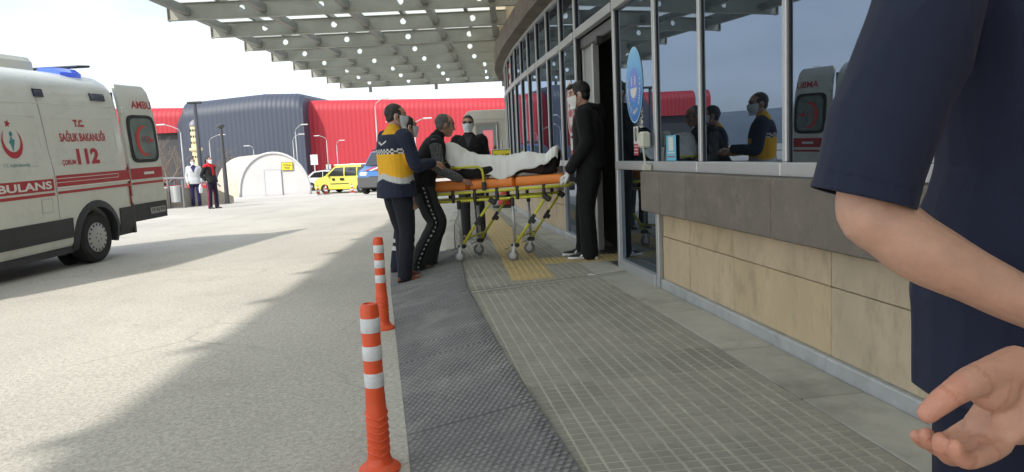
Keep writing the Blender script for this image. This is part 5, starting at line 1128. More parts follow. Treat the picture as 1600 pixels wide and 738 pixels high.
    def make_top(p, colf, off=.022, hem=.86, sl=('w', 'w'), voxel=.008, seed=1, amp=.006, flare=.0, rs=1.0, collar=0, name='jacket', extra=None, armhole=None, girth=1.0, cuts=None, fsc=1.1):
        J = p.sc(); s = p.s; mb = MB(); torso(mb, p.tsecs(off, hem, True, flare, girth), p.lat())
        for a, e in zip('LR', sl):
            S_, E_, W_ = J['s'+a], J['e'+a], J['w'+a]
            ctr = J['chest'].lerp(J['neck'], .5)
            base = [S_.lerp(ctr, .25), S_]
            if e == 'w': limb(mb, base+[S_.lerp(E_, .5), E_, E_.lerp(W_, .5), E_.lerp(W_, .93)], [(.066*s+off*.5)*rs]*2+[(.056*s+off*.4)*rs, (.050*s+off*.4)*rs, (.045*s+off*.35)*rs, (.036*s+off*.4)*rs], 14, 4)
            elif e == 'short': limb(mb, base+[S_.lerp(E_, .35), S_.lerp(E_, .65), S_.lerp(E_, .90), S_.lerp(E_, 1.12)], [.066*s+off*.5]*2+[.062*s+off*.5, .056*s+off*.5, .050*s+off*.5, .048*s+off*.5], 16, 4)
            elif e == 'vest': limb(mb, base+[S_+(E_-S_).normalized()*.02], [.062*s+off*.5]*3, 14, 3)
        if collar: nk = J['neck']; d = (J['head']-nk).normalized(); limb(mb, [nk-d*.02*s, nk+d*collar*s], [.070*s, .068*s], 16, 2)
        if extra: extra(mb, J, s)
        me = remesh(mb, voxel*s, 4, .5); P = verts_np(me).copy(); N = norms_np(me)
        P += N*(folds(P, seed, fsc/s, (1, 1, .75))*amp*s)[:, None].astype(np.float32); set_verts(me, P)
        if cuts:
            bm = bmesh.new(); bm.from_mesh(me)
            for c, n_, rad in cuts:
                fs = [f for f in bm.faces if (f.calc_center_median()-c).length < rad]; g_ = set(fs)
                for f in fs: g_.update(f.edges); g_.update(f.verts)
                bmesh.ops.bisect_plane(bm, geom=list(g_), plane_co=c, plane_no=n_, clear_outer=True)
            left = set(bm.verts); isl = []
            while left:
                st_ = [left.pop()]; comp = set(st_)
                while st_:
                    v_ = st_.pop()
                    for e_ in v_.link_edges:
                        o_ = e_.other_vert(v_)
                        if o_ not in comp: comp.add(o_); left.discard(o_); st_.append(o_)
                isl.append(comp)
            isl.sort(key=len)
            for comp in isl[:-1]: bmesh.ops.delete(bm, geom=list(comp), context='VERTS')
            bm.to_mesh(me); bm.free(); me.polygons.foreach_set('use_smooth', [True]*len(me.polygons)); P = verts_np(me).copy(); N = norms_np(me)
        set_col(me, np.clip(colf(P/s, N), 0, 1)); me.materials.append(MT['cloth']); o = link(name, me, p.root); return o
    def make_trousers(p, colf, off=.014, voxel=.008, seed=3, amp=.006, rs=1.0, name='trousers', flare=.012, top=1.0):
        J = p.sc(); s = p.s; mb = MB(); b = p.bulk
        lo, ws = J['pel'], J['waist']
        torso(mb, [(lo+V(0, 0, -.13*s), .12*s, .085*s), (lo+V(0, 0, -.08*s), .160*s*b+off, .115*s*b+off), (lo, .172*s*b+off, .124*s*b+off), (lo.lerp(ws, .7), .163*s*b+off, .116*s*b+off)], p.lat())
        for a in 'LR':
            H_, K_, A_ = J['h'+a], J['k'+a], J['a'+a]
            limb(mb, [H_+V(0, 0, .01), H_.lerp(K_, .3), H_.lerp(K_, .65), K_, K_.lerp(A_, .4), K_.lerp(A_, .8), A_+V(0, 0, -.035*s)], [(.094*s*b+off)*rs, (.092*s*b+off)*rs, (.076*s+off)*rs, (.064*s+off)*rs, (.060*s+off)*rs, (.052*s+off+flare*.6)*rs, (.050*s+off+flare)*rs], 16, 4)
        me = remesh(mb, voxel*s, 4, .5); P = verts_np(me).copy(); N = norms_np(me); w = np.clip((.95*s-P[:, 2])/(.6*s), .25, 1)
        P += N*((folds(P, seed, 1.2/s, (1, 1, .8))*amp*s)*w)[:, None].astype(np.float32); set_verts(me, P); set_col(me, np.clip(colf(P/s, N), 0, 1)); me.materials.append(MT['cloth']); return link(name, me, p.root)
    def make_shoes(p, colf, voxel=.006, big=1.0):
        J = p.sc(); s = p.s*big
        for a in 'LR':
            f = J['f'+a].copy(); f.z = 0; f.normalize(); g = V(-f.y, f.x, 0); A = J['a'+a].copy(); z0 = A.z-.09*p.s; A.z = 0
            up = J.get('t'+a); mb = MB(); rows = []
            for t, w, h in ((-.075, .022, .05), (-.065, .034, .075), (-.03, .039, .095), (.02, .040, .098), (.06, .043, .078), (.11, .047, .056), (.15, .045, .048), (.18, .034, .040), (.195, .016, .030)):
                c = A+f*t*s; rows.append([c+g*w*s*math.cos(2*math.pi*k/14)*(1 if math.sin(2*math.pi*k/14) < .3 else .86)+V(0, 0, z0+max(.0, (h*s*(.5+.5*math.sin(2*math.pi*k/14))))) for k in range(14)])
            mb.loft(rows); me = remesh(mb, voxel, 2, .4); P = verts_np(me); Lp = np.stack([(P-np.array(A))@np.array(g), (P-np.array(A))@np.array(f), P[:, 2]-z0], 1)/s
            set_col(me, np.clip(colf(Lp), 0, 1)); me.materials.append(MT['shoe']); link('shoe', me, p.root)
        return p
def flat(c): return lambda P, N=None: np.tile(np.array(c, float), (len(P), 1))
def shoe_plain(c, sole=(.02, .02, .02), sh=.022):
    def f(L): C = np.tile(np.array(c, float), (len(L), 1)); C[L[:, 2] < sh] = sole; return C
    return f
def shoe_stripes(L):
    C = np.tile(np.array((.012, .012, .014)), (len(L), 1)); C[L[:, 2] < .030] = (.72, .72, .72)
    q = L[:, 1]+L[:, 2]*.9; st_ = (np.abs(L[:, 0]) > .015) & (L[:, 2] > .034) & (L[:, 2] < .09) & (q > .03) & (q < .125) & (((q-.03) % .034) < .017); C[st_] = (.74, .74, .74); return C
NAVY = np.array((.020, .026, .048)); BLK = np.array((.012, .012, .013)); YEL = np.array((.78, .42, .03)); SIL = np.array((.50, .51, .50))

# --- paramedic in navy and yellow jacket, back to the camera
def medic_jacket(P, N):
    C = np.tile(NAVY, (len(P), 1)).astype(float); x, y, z = P[:, 0], P[:, 1], P[:, 2]; tor = (np.abs(x) < .225) & ~((np.abs(x) > .195) & (y > .06))
    chv = np.where(y < .02, .055*np.clip(1-np.abs(x)/.2, 0, 1), .03*np.abs(np.sin(y*20)))
    back = tor & (z > .86)
    C[back & (z < 1.265) & (z > .98+chv)] = YEL
    C[back & (z < 1.03+chv) & (z > .975+chv)] = SIL
    chk = back & (z >= 1.265) & (z < 1.315) & (y < .09); cell = (np.floor(x/.024)+np.floor((z-1.265)/.0167)) % 2 == 0
    C[chk & cell] = (.62, .62, .62); C[chk & ~cell] = (.01, .01, .012)
    wing = back & (y < 0) & (np.abs(x) < .07) & (z > 1.345) & (z < 1.41) & (np.abs((z-1.375)-np.abs(x)*.45+.018) < .008); C[wing] = (.6, .6, .6)
    C[(z > 1.455) & (np.abs(x) < .13)] = YEL*.85
    return C
A = Person('paramedic seen from behind in navy and yellow jacket, brown shoes, reaching to the patient', (-1.13, 7.16, .033), R(-48), 1.765)
A.set(sR=(.19, .01, 1.415), eR=(.275, .06, 1.145), wR=(.215, .315, 1.16), sL=(-.185, .03, 1.42), eL=(-.20, .12, 1.15), wL=(-.10, .36, 1.13), neck=(0, .0, 1.48), head=(.0, .045, 1.635), aL=(-.10, .10, .09), aR=(.10, -.03, .09), kL=(-.10, .09, .50), fR=(.35, 1, 0), fL=(.2, 1, 0), hL=(-.08, 0, .92), hR=(.08, 0, .92))
A.hrot = Matrix.Rotation(R(-24), 3, 'Z') @ Matrix.Rotation(R(-6), 3, 'X')
A.make_body(handR=dict(d=(-.15, 1, -.1), n=(-.6, 0, -.8), side=-1, curl=.35), handL=dict(d=(.2, 1, -.1), n=(.6, 0, -.8), side=1, curl=.35)).make_hair((.022, .018, .016), r=(.080, .098, .092), off=(0, -.020, .030)).make_mask(MT['mask'])
A.make_top(medic_jacket, .030, .84, seed=11, amp=.008, flare=.022, collar=.035, rs=1.06, girth=1.03)
A.make_trousers(flat((.016, .018, .026)), .012, seed=12, amp=.006); A.make_shoes(shoe_plain((.16, .045, .025), (.04, .02, .015)))
# --- second paramedic mostly hidden
def medic_trousers(P, N):
    C = np.tile(np.array((.018, .022, .036)), (len(P), 1)); z = P[:, 2]; C[((z > .34) & (z < .385)) | ((z > .255) & (z < .30))] = SIL
    C[(z > .80) & (z < .806) & (P[:, 0] > .12)] = (.5, .32, .05); dots = (z > .12) & (z < .22) & (P[:, 0] > .1) & ((np.floor(z/.013)+np.floor(P[:, 1]/.013)) % 2 == 0) & (np.abs(P[:, 1]+.2) < .03); C[dots] = (.3, .3, .3); return C
B = Person('second paramedic standing behind the yellow jacket, navy trousers with reflective bands', (-1.16, 8.02, .02), R(-62), 1.70)
B.set(aL=(-.20, .04, .09), aR=(.12, -.20, .09), kR=(.13, -.12, .50), kL=(-.16, .05, .50), eR=(.25, -.06, 1.11), wR=(.26, -.02, .86), fR=(.2, 1, 0), head=(.03, .06, 1.635))
B.make_body(handR=dict(d=(.05, .1, -1), n=(-.8, .2, 0), side=1, curl=.3)).make_hair((.015, .012, .011)).make_mask(MT['mask'])
B.make_top(medic_jacket, .030, .84, seed=21, amp=.008, flare=.02, collar=.03); B.make_trousers(medic_trousers, .022, seed=22, amp=.008, rs=1.05); B.make_shoes(shoe_plain((.03, .032, .04), (.05, .05, .06)), big=1.08)
# --- man in black vest leaning to the patient
def vest_sleeves(P, N):
    C = np.tile(np.array((.075, .078, .085)), (len(P), 1)); q = (P[:, 1]*1.0+P[:, 2]*.2); ln = ((P[:, 0]*.6+P[:, 1]) % .022) < .006; C[ln] = (.16, .165, .175); C[(P[:, 2] % .05) < .008] *= 1.3; return C
def check_trousers(P, N):
    C = np.tile(np.array((.035, .036, .038)), (len(P), 1)); x, y, z = P[:, 0], P[:, 1], P[:, 2]
    side = (N[:, 0] > .86) & (x > .05) & (z < .93); band = side & (np.abs(N[:, 1]) < .30); C[band] = (.012, .012, .013)
    k = band & (np.abs(N[:, 1]) < .12) & ((z % .046) < .022); C[k] = (.42, .42, .42); return C
D = Person('grey haired man in black vest and striped trousers leaning over the stretcher', (-.93, 7.70, .06), R(-78), 1.74)
D.set(pel=(0, -.02, .93), waist=(0, .02, 1.05), chest=(0, .12, 1.255), neck=(0, .185, 1.42), head=(0, .275, 1.545), sL=(-.185, .15, 1.36), sR=(.185, .14, 1.36), eR=(.25, .16, 1.08), wR=(.19, .40, .955), eL=(-.22, .28, 1.10), wL=(-.15, .48, 1.08),
      hL=(-.085, -.02, .90), hR=(.085, -.02, .90), kR=(.10, .10, .50), kL=(-.10, .16, .50), aR=(.105, -.12, .095), aL=(-.10, .02, .09), fR=(.1, 1, 0), fL=(0, 1, 0))
D.hrot = Matrix.Rotation(R(-14), 3, 'X') @ Matrix.Rotation(R(8), 3, 'Z')
D.make_body(skin=SKIN_D, handR=dict(d=(-.1, 1, -.25), n=(-.5, -.2, -.8), side=-1, curl=.6), handL=dict(d=(.2, 1, -.1), n=(.6, 0, -.8), side=1, curl=.5)).make_hair((.10, .095, .09), r=(.081, .096, .088), off=(0, -.026, .030))
D.make_top(vest_sleeves, .010, .90, seed=31, amp=.007, rs=1.04, name='shirt'); D.make_top(flat((.012, .012, .014)), .028, .86, ('vest', 'vest'), seed=32, amp=.006, collar=.045, name='vest', flare=.015)
D.make_trousers(check_trousers, .020, seed=33, amp=.010, rs=1.10, flare=.02); D.make_shoes(shoe_plain((.045, .042, .04), (.03, .03, .03)))
# --- man with dark glasses facing the camera
G = Person('man in black jacket, dark glasses and pale mask facing the camera behind the patient', (-.52, 9.75, TOP), R(176), 1.66)
G.make_body().make_hair((.012, .01, .009), r=(.081, .098, .094), off=(0, -.016, .034)).make_mask(MT['mask'])
gm = MB(); J = G.sc(); H_ = J['head']
for sx in (-1, 1):
    gm.ell(H_+V(.033*sx, .094, .016), (.027, .010, .019), 12, 8); gm.tube([H_+V(.058*sx, .088, .022), H_+V(.076*sx, .04, .022), H_+V(.082*sx, -.01, .016)], .003, 5)
gm.tube([H_+V(-.012, .104, .022), H_+V(.012, .104, .022)], .003, 5); gm.build('dark_glasses', plain('dark_lens', (.008, .006, .006), .12, coat=.4), G.root, smooth=True)
def open_jacket(P, N): 
    C = np.tile(BLK, (len(P), 1)).astype(float); f = (P[:, 1] > .03) & (np.abs(P[:, 0]) < (P[:, 2]-1.30)*.35) & (P[:, 2] > 1.30) & (P[:, 2] < 1.5); C[f] = (.05, .055, .06); return C
G.make_top(open_jacket, .028, .84, seed=41, amp=.006, collar=.03); G.make_trousers(flat((.035, .035, .04)), .014, seed=42); G.make_shoes(shoe_plain((.015, .015, .015)))
# --- young man in black hoodie at the foot end
E_ = Person('young man in black hoodie and striped black trainers gripping the foot end of the stretcher', (.835, 7.45, TOP), R(80), 1.84)
E_.set(sL=(-.185, .03, 1.42), sR=(.185, .03, 1.42), eL=(-.235, .015, 1.14), wL=(-.20, .19, .865), eR=(.235, .05, 1.14), wR=(.20, .23, .875), neck=(0, .02, 1.475), head=(0, .075, 1.615), chest=(0, .01, 1.30), aL=(-.10, .02, .09), aR=(.16, .10, .09), kL=(-.10, .035, .50), kR=(.13, .08, .50), fL=(.02, 1, 0), fR=(.0, 1, 0))
E_.bulk = 1.08; E_.hrot = Matrix.Rotation(R(-10), 3, 'X') @ Matrix.Rotation(R(-4), 3, 'Z')
def gloves(P, Q, C): C[(P[:, 2] < .93) & (P[:, 2] > .6) & (P[:, 1] > .14) & (np.abs(P[:, 0]) > .12)] = (.70, .68, .67)
E_.make_body(skin=SKIN*1.05, handL=dict(d=(.1, .75, -.65), n=(.6, -.55, -.55), side=1, curl=.55), handR=dict(d=(-.1, .75, -.65), n=(-.6, -.55, -.55), side=-1, curl=.55), colf=gloves)
def quiff(mb, T, s, rot): mb.ell(T((0, .062, .088)), (.055*s, .045*s, .030*s), 12, 8, rot); mb.ell(T((0, .098, .082)), (.035*s, .02*s, .015*s), 10, 6, rot)
E_.make_hair((.010, .009, .009), r=(.080, .099, .094), off=(0, -.016, .036), extra=quiff); E_.make_mask(MT['mask_w'], -.010)
def hood(mb, J, s):
    nk = J['neck']; limb(mb, [nk+V(-.085, .03, .01)*s, nk+V(-.07, -.05, .015)*s, nk+V(0, -.10, -.01)*s, nk+V(.07, -.05, .015)*s, nk+V(.085, .03, .01)*s], [.030*s, .040*s, .050*s, .040*s, .030*s], 12, 4)
    limb(mb, [nk+V(0, -.09, .0)*s, nk+V(0, -.125, -.09)*s, nk+V(0, -.115, -.16)*s], [(.085*s, .04*s), (.075*s, .035*s), (.03*s, .02*s)], 14, 3)
    lo = J['pel']; torso(mb, [(lo+V(0, 0, -.045)*s, .178*s, .132*s), (lo+V(0, 0, .0), .18*s, .134*s)], V(1, 0, 0))
E_.make_top(flat((.0115, .0115, .0125)), .026, .90, seed=51, amp=.008, rs=1.06, extra=hood, name='hoodie', voxel=.007); E_.make_trousers(flat((.0105, .0105, .0115)), .018, seed=52, amp=.010, rs=1.06, voxel=.007); E_.make_shoes(shoe_stripes, .005, 1.12)
# --- two women far left
def wjack(P, N):
    C = np.tile(np.array((.48, .49, .50)), (len(P), 1)); f = (P[:, 1] > .05) & (np.abs(P[:, 0]) < (P[:, 2]-1.22)*.4) & (P[:, 2] > 1.22); C[f] = (.03, .03, .10); return C
Wm = Person('woman in pale grey jacket and white mask holding a white bag by the wall', (-10.62, 24.3, 0), R(-160), 1.60, 'women waiting by the low wall')
Wm.set(wR=(.22, .12, .86), eR=(.25, -.03, 1.10)); Wm.make_body(.010, handR=None).make_hair((.012, .010, .010), r=(.083, .1, .1), off=(0, -.018, .032), voxel=.009).make_mask(MT['mask_w'])
Wm.make_top(wjack, .028, .82, seed=61, voxel=.011, flare=.01); Wm.make_trousers(flat((.028, .025, .085)), .008, seed=62, voxel=.011); Wm.make_shoes(shoe_plain((.02, .02, .02)), .009)
bg_ = MB(); limb(bg_, [V(0, 0, .0), V(0, .0, -.14), V(0, 0, -.27)], [(.02, .015), (.10, .05), (.09, .05)], 12, 4); me = remesh(bg_, .01, 2); P = verts_np(me).copy(); P += norms_np(me)*(folds(P, 3, 2.0)*.01)[:, None].astype(np.float32); set_verts(me, P); me.materials.append(MT['mask_w']); bo = link('carrier_bag', me); bo.location = (-10.33, 24.05, .74); tag(bo, 'white plastic carrier bag hanging from the hand of the woman in grey', 'bag')
def scarf_top(P, N):
    C = np.tile(BLK*1.3, (len(P), 1)).astype(float); C[(P[:, 2] > 1.40)] = (.50, .02, .025); C[(P[:, 1] > .06) & (np.abs(P[:, 0]) < .06) & (P[:, 2] > 1.12)] = (.48, .02, .025); return C
def red_stripe(P, N):
    C = np.tile(np.array((.016, .014, .03)), (len(P), 1)); C[(np.abs(N[:, 0]) > .93) & (np.abs(N[:, 1]) < .25) & (P[:, 2] < .9)] = (.22, .03, .06); return C
W2 = Person('woman in black jacket and red scarf with tied black hair and white mask', (-9.28, 22.4, 0), R(-112), 1.62, 'women waiting by the low wall')
W2.set(eR=(.25, -.14, 1.13), wR=(.20, -.02, .94), eL=(-.25, -.14, 1.13), wL=(-.20, -.02, .94), chest=(0, -.03, 1.30), neck=(0, -.04, 1.475), head=(0, -.01, 1.635), pel=(0, .03, .96), aL=(-.09, .08, .09), kL=(-.09, .08, .50))
W2.make_body(.010)
def bun(mb, T, s, rot): mb.ell(T((0, -.125, .02)), (.045*s, .045*s, .05*s), 12, 8, rot); limb(mb, [T((0, -.14, 0)), T((0, -.165, -.06)), T((0, -.15, -.12))], [.03*s, .032*s, .015*s], 10, 3)
W2.make_hair((.012, .010, .010), r=(.083, .1, .1), off=(0, -.018, .032), voxel=.009, extra=bun).make_mask(MT['mask_w'])
W2.make_top(scarf_top, .026, .86, seed=71, voxel=.011, collar=.05, flare=.008); W2.make_trousers(red_stripe, .010, seed=72, voxel=.011); W2.make_shoes(shoe_plain((.02, .02, .022)), .009)

# ---------------------------------------------------------------- stretcher
stc = empty('ambulance_stretcher', (-.10, 7.82, TOP), R(-12), 'yellow tubed wheeled stretcher with orange mattress in front of the entrance', 'stretcher')
UP = lambda x: .748+.038*x
LO = lambda x: .660+.030*x
MT_ = lambda x: .875+.030*x
X0, X1, HW = -.86, .72, .275
def tubes(name, lst, r, mt, n=10, parent=None):
    m = MB(); [m.tube(p, r, n) for p in lst]; return m.build(name, mt, parent or stc, smooth=True)
for s in (-1, 1):
    tubes('upper_rail', [[(x, s*HW, UP(x)) for x in np.linspace(X0, X1, 6)]], .0165, MT['ystretch'])
    tubes('lower_rail', [[(x, s*(HW-.01), LO(x)) for x in np.linspace(X0+.05, .60, 6)]], .0145, MT['ystretch'])
    for x in (-.66, -.46, -.22, .02, .24, .52):
        m = MB(); m.cbox((x, s*HW, (UP(x)+LO(x))/2+.006), (.034, .042, UP(x)-LO(x)+.05), .008); m.build('rail_clamp', MT['black'], stc)
    # folding side guard
    yq = s*(HW+.012)
    tubes('side_guard', [[(-.47, yq, 1.0), (-.36, yq, 1.003), (-.20, yq, 1.008), (-.155, yq, 1.000), (-.130, yq, .975), (-.118, yq, .92), (-.112, yq, .77)]], .0135, MT['ystretch'])
    m = MB(); m.cbox((-.113, yq, .80), (.045, .04, .09), .008); m.build('guard_clamp', MT['black'], stc)
tubes('head_rail', [[(X0, -HW, UP(X0)), (X0-.05, -HW+.05, UP(X0)), (X0-.05, HW-.05, UP(X0)), (X0, HW, UP(X0))]], .0165, MT['ystretch'])
tubes('foot_rail', [[(X1, -HW, UP(X1)), (X1+.05, -HW+.05, UP(X1)), (X1+.05, HW-.05, UP(X1)), (X1, HW, UP(X1))]], .0165, MT['ystretch'])
tubes('cross_tube', [[(x, -HW, LO(x)), (x, HW, LO(x))] for x in (-.6, 0, .5)], .013, MT['steel'])
m = MB()
for x in (X0+.02, -.3, .1, .5): m.bx(x, x+.10, -HW+.02, HW-.02, UP(x)-.012, UP(x)+.004)
m.build('bed_slat', MT['steel'], stc)
m = MB(); m.loft([[V(x, -HW+.01, UP(x)+.008), V(x, HW-.01, UP(x)+.008), V(x, HW-.01, UP(x)+.024), V(x, -HW+.01, UP(x)+.024)] for x in (X0, 0, X1)]); m.build('bed_base', plain('pale_bed_base', (.6, .6, .56)), stc)
# mattress in three pads
for a, b in ((X0+.02, -.305), (-.295, .20), (.21, X1)):
    m = MB(); rows = []
    for x, k in ((a, .86), (a+.02, 1), ((a+b)/2, 1.02), (b-.02, 1), (b, .86)):
        t0 = UP(x)+.026; t1 = MT_(x) - (0 if k >= 1 else .015); y = (HW-.015)*min(k, 1); c = .022
        rows.append([V(x, -y+c, t0), V(x, y-c, t0), V(x, y, t0+c), V(x, y, t1-c), V(x, y-c, t1), V(x, -y+c, t1), V(x, -y, t1-c), V(x, -y, t0+c)])
    m.loft(rows); m.build('mattress', MT['omat'], stc, auto=50)
wheels = [(-.40, -.30), (-.33, .255), (.18, -.29), (.25, .30)]
for wx, wy in wheels:
    lx, ly = wx+.01, wy*.93
    tubes('leg', [[(lx, ly, .17), (lx-.012, ly, LO(lx)+.01)]], .016, MT['steel'])
    m = MB(); m.cbox((lx, ly, .165), (.085, .06, .045), .012); m.cbox((lx-.01, ly, LO(lx)-.04), (.04, .045, .10), .01); m.build('leg_bracket', MT['black'], stc)
    tubes('strut', [[(lx+.015, ly, .185), (lx+.18, ly, .185+.24), (lx+.36, ly*1.0, LO(lx+.36)+.005)]], .0145, MT['ystretch'])
    m = MB(); d = Vector((.34, 0, .48)).normalized(); rot = Matrix((d, Vector((0, 1, 0)), d.cross(Vector((0, 1, 0))))).transposed(); m.cbox((lx+.19, ly, .44), (.12, .036, .036), .008, rot); m.cbox((lx+.205, ly, .415), (.05, .03, .045), .008, rot); m.cbox((lx+.36, ly, LO(lx+.36)-.02), (.06, .045, .09), .012, rot); m.build('strut_joint', MT['black'], stc)
    cw_ = empty('castor', (wx-.015, wy, 0)); cw_.parent = stc
    m = MB(); m.lathe([(.02, -.016), (.052, -.016), (.060, -.010), (.060, .010), (.052, .016), (.02, .016)], (0, 0, .06), 24, axis='y'); m.build('tyre', plain('grey_castor_tyre', (.16, .16, .165), .6), cw_, auto=40)
    m = MB(); m.lathe([(.006, -.019), (.036, -.018), (.036, .018), (.006, .019)], (0, 0, .06), 20, axis='y'); m.build('hub', plain('castor_hub', (.42, .42, .42), .5), cw_, auto=40)
    m = MB()
    for s in (-1, 1): m.box((.008, s*.024, .105), (.03, .004, .10), Matrix.Rotation(R(10), 3, 'Y'))
    m.cbox((.014, 0, .15), (.05, .056, .012), .004); m.tube([(.016, 0, .15), (.018, 0, .19)], .013, 8); m.build('fork', MT['steel'], cw_)
    m = MB(); m.box((-.055, 0, .135), (.05, .03, .006), Matrix.Rotation(R(-20), 3, 'Y')); m.build('brake_pedal', MT['black'], cw_)
for a, b in (((-.40, -.28), (-.33, .24)), ((.18, -.27), (.25, .28))):
    tubes('strut_bridge', [[(a[0]+.06, a[1], .25), (a[0]+.09, a[1]+.06, .26), (b[0]+.07, b[1]-.06, .26), (b[0]+.06, b[1], .25)]], .012, MT['ystretch'])

# ---------------------------------------------------------------- patient
pat = empty('person', (-.10, 7.82, TOP), R(-12), 'patient lying on the stretcher under a white sheet, dark sock showing', 'person')
mb = MB(); mt0 = MT_(0)
hr = Matrix.Rotation(R(-90), 3, 'Z') @ Matrix.Rotation(R(62), 3, 'X')       # face up, crown towards the head end
hr = Matrix(((0, .42, -.907), (-1, 0, 0), (0, .907, .42)))
head(mb, V(-.66, 0, mt0+.235), hr, .95)
torso(mb, [(V(-.52, 0, mt0+.18), .09, .07), (V(-.45, 0, mt0+.14), .17, .09), (V(-.28, 0, mt0+.11), .175, .10), (V(-.08, 0, mt0+.11), .16, .095), (V(.06, 0, mt0+.10), .16, .09)], V(0, 1, 0))
limb(mb, [V(-.6, 0, mt0+.2), V(-.5, 0, mt0+.16)], [.055, .06], 12, 3)
for s in (-1, 1):
    limb(mb, [V(.03, .08*s, mt0+.10), V(.28, .085*s, mt0+.13), V(.48, .08*s, mt0+.07)], [.08, .065, .05], 12, 4)
    limb(mb, [V(.48, .08*s, mt0+.07), V(.60, .085*s, mt0+.08)], [.045, .045], 10, 3)
    limb(mb, [V(-.43, .17*s, mt0+.13), V(-.26, .215*s, mt0+.07), V(-.05, .20*s, mt0+.10)], [.045, .04, .03], 10, 3)
    hand(mb, V(-.05, .20*s, mt0+.10), V(1, -.3*s, .2), V(0, 0, -1), -s, .3)
me = remesh(mb, .008, 3, .4); P = verts_np(me); set_col(me, np.tile(SKIN, (len(P), 1))); me.materials.append(MT['skin']); link('body', me, pat)
mb = MB()
torso(mb, [(V(-.06, 0, mt0+.11), .17, .10), (V(.07, 0, mt0+.10), .175, .098)], V(0, 1, 0))
for s in (-1, 1): limb(mb, [V(.03, .085*s, mt0+.10), V(.16, .10*s, mt0+.115), V(.30, .10*s, mt0+.125), V(.47, .09*s, mt0+.085)], [.098, .088, .078, .068], 14, 4)
me = remesh(mb, .009, 4); P = verts_np(me).copy(); P += norms_np(me)*(folds(P, 81, 1.2)*.008)[:, None].astype(np.float32); set_verts(me, P); set_col(me, np.tile(np.array((.045, .036, .034)), (len(P), 1))); me.materials.append(MT['cloth']); link('trousers', me, pat)
for s in (-1, 1):
    mb = MB(); limb(mb, [V(.44, .09*s, mt0+.075), V(.54, .088*s, mt0+.068), V(.595, .088*s, mt0+.075)], [.056, .052, .048], 12, 4); limb(mb, [V(.575, .088*s, mt0+.06), V(.60, .088*s, mt0+.13), V(.628, .09*s, mt0+.235)], [.052, .048, .034], 12, 4)
    me = remesh(mb, .008, 4); set_col(me, np.tile(np.array((.014, .013, .014)), (len(me.vertices), 1))); me.materials.append(MT['cloth']); link('sock', me, pat)
for s in (-1, 1):
    mb = MB(); limb(mb, [V(-.50, .12*s, mt0+.15), V(-.43, .19*s, mt0+.13), V(-.26, .232*s, mt0+.06), V(-.05, .215*s, mt0+.09)], [.075, .068, .060, .048], 14, 4)
    me = remesh(mb, .008, 4); P = verts_np(me).copy(); P += norms_np(me)*(folds(P, 83, 1.2)*.006)[:, None].astype(np.float32); set_verts(me, P); C = np.tile(np.array((.016, .015, .017)), (len(P), 1)); C[(P[:, 0] < -.40) & (P[:, 0] > -.435)] = (.4, .02, .03); C[P[:, 0] < -.435] = (.10, .105, .11); set_col(me, C); me.materials.append(MT['cloth']); link('sleeve', me, pat)
m = MB(); m.cbox((-.70, 0, mt0+.085), (.34, .42, .13), .05); m.build('pillow', MT['sheet'], stc, smooth=True)
# sheet draped over the patient: thin cloth with folds
def sheet():
    nx, ny = 150, 64; xs = np.linspace(-.63, .665, nx); g = []
    def prof(x): return np.interp(x, [-.63, -.55, -.47, -.36, -.22, -.1, .05, .2, .32, .44, .53, .60, .64, .665], [.37, .405, .36, .285, .25, .232, .222, .225, .23, .205, .21, .27, .275, .225])
    def wid(x): return np.interp(x, [-.63, -.5, -.4, 0, .2, .45, .6, .665], [.15, .23, .265, .255, .235, .205, .185, .15])
    P = np.zeros((nx, ny, 3))
    for i, x in enumerate(xs):
        w = wid(x); h = prof(x); hem = .010+.028*math.sin(x*11+.7)+.018*math.sin(x*23)
        for j in range(ny):
            t = -1+2*j/(ny-1); a = abs(t); y = t*(w+.03)*(1-.06*a**4) ; drop = np.interp(x, [-.63, -.4, -.1, .2, .42, .55, .665], [.13, .22, .23, .215, .185, .12, .06])+hem
            z = MT_(x)+.028+h-(h*.24)*a**2.6-max(0, drop-.30*h)*a**5
            P[i, j] = (x, y, z)
    Q = P.reshape(-1, 3); f1 = folds(Q, 91, .9, (1.5, .7, .2)); f2 = folds(Q, 92, 1.6, (1.0, .5, .2)); am = .018+.012*np.abs(np.sin(Q[:, 0]*6))
    a = np.abs(Q[:, 1])/.2; Q[:, 2] += f1*am+f2*.012*(.5+a); Q[:, 1] -= np.sign(Q[:, 1])*np.abs(f1)*.012*a
    thick = []
    m = MB(); idx = lambda i, j: i*ny+j
    m.add([tuple(p) for p in Q], [(idx(i, j), idx(i+1, j), idx(i+1, j+1), idx(i, j+1)) for i in range(nx-1) for j in range(ny-1)])
    o = m.build('bed_sheet', MT['sheet'], None, smooth=True); so_ = o.modifiers.new('t', 'SOLIDIFY'); so_.thickness = .004; so_.offset = -1; o.location = (-.10, 7.82, TOP); o.rotation_euler = (0, 0, R(-12)); return tag(o, 'crumpled white sheet covering the patient on the stretcher', 'sheet')
sheet()
mb = MB(); mb.ell(V(-.655, -.0, mt0+.30), (.09, .115, .085), 20, 12); mb.ell(V(-.60, -.05, mt0+.27), (.07, .08, .06), 14, 9); me = remesh(mb, .010, 2); P = verts_np(me).copy(); P += norms_np(me)*(folds(P, 95, 2.6)*.014)[:, None].astype(np.float32); set_verts(me, P); me.materials.append(sheer_mat('clear_crumpled_plastic', (.88, .91, .92), .32, .22)); link('plastic_face_cover', me, pat)
m = MB(); m.tube([V(-.60, -.20, mt0+.185), V(-.48, -.225, mt0+.19), V(-.36, -.21, mt0+.215), V(-.28, -.16, mt0+.235)], [(.012, .006), (.014, .005), (.012, .004), (.004, .003)], 8); m.build('yellow_strap', plain('pale_yellow_strap', (.62, .62, .25), .6), stc)

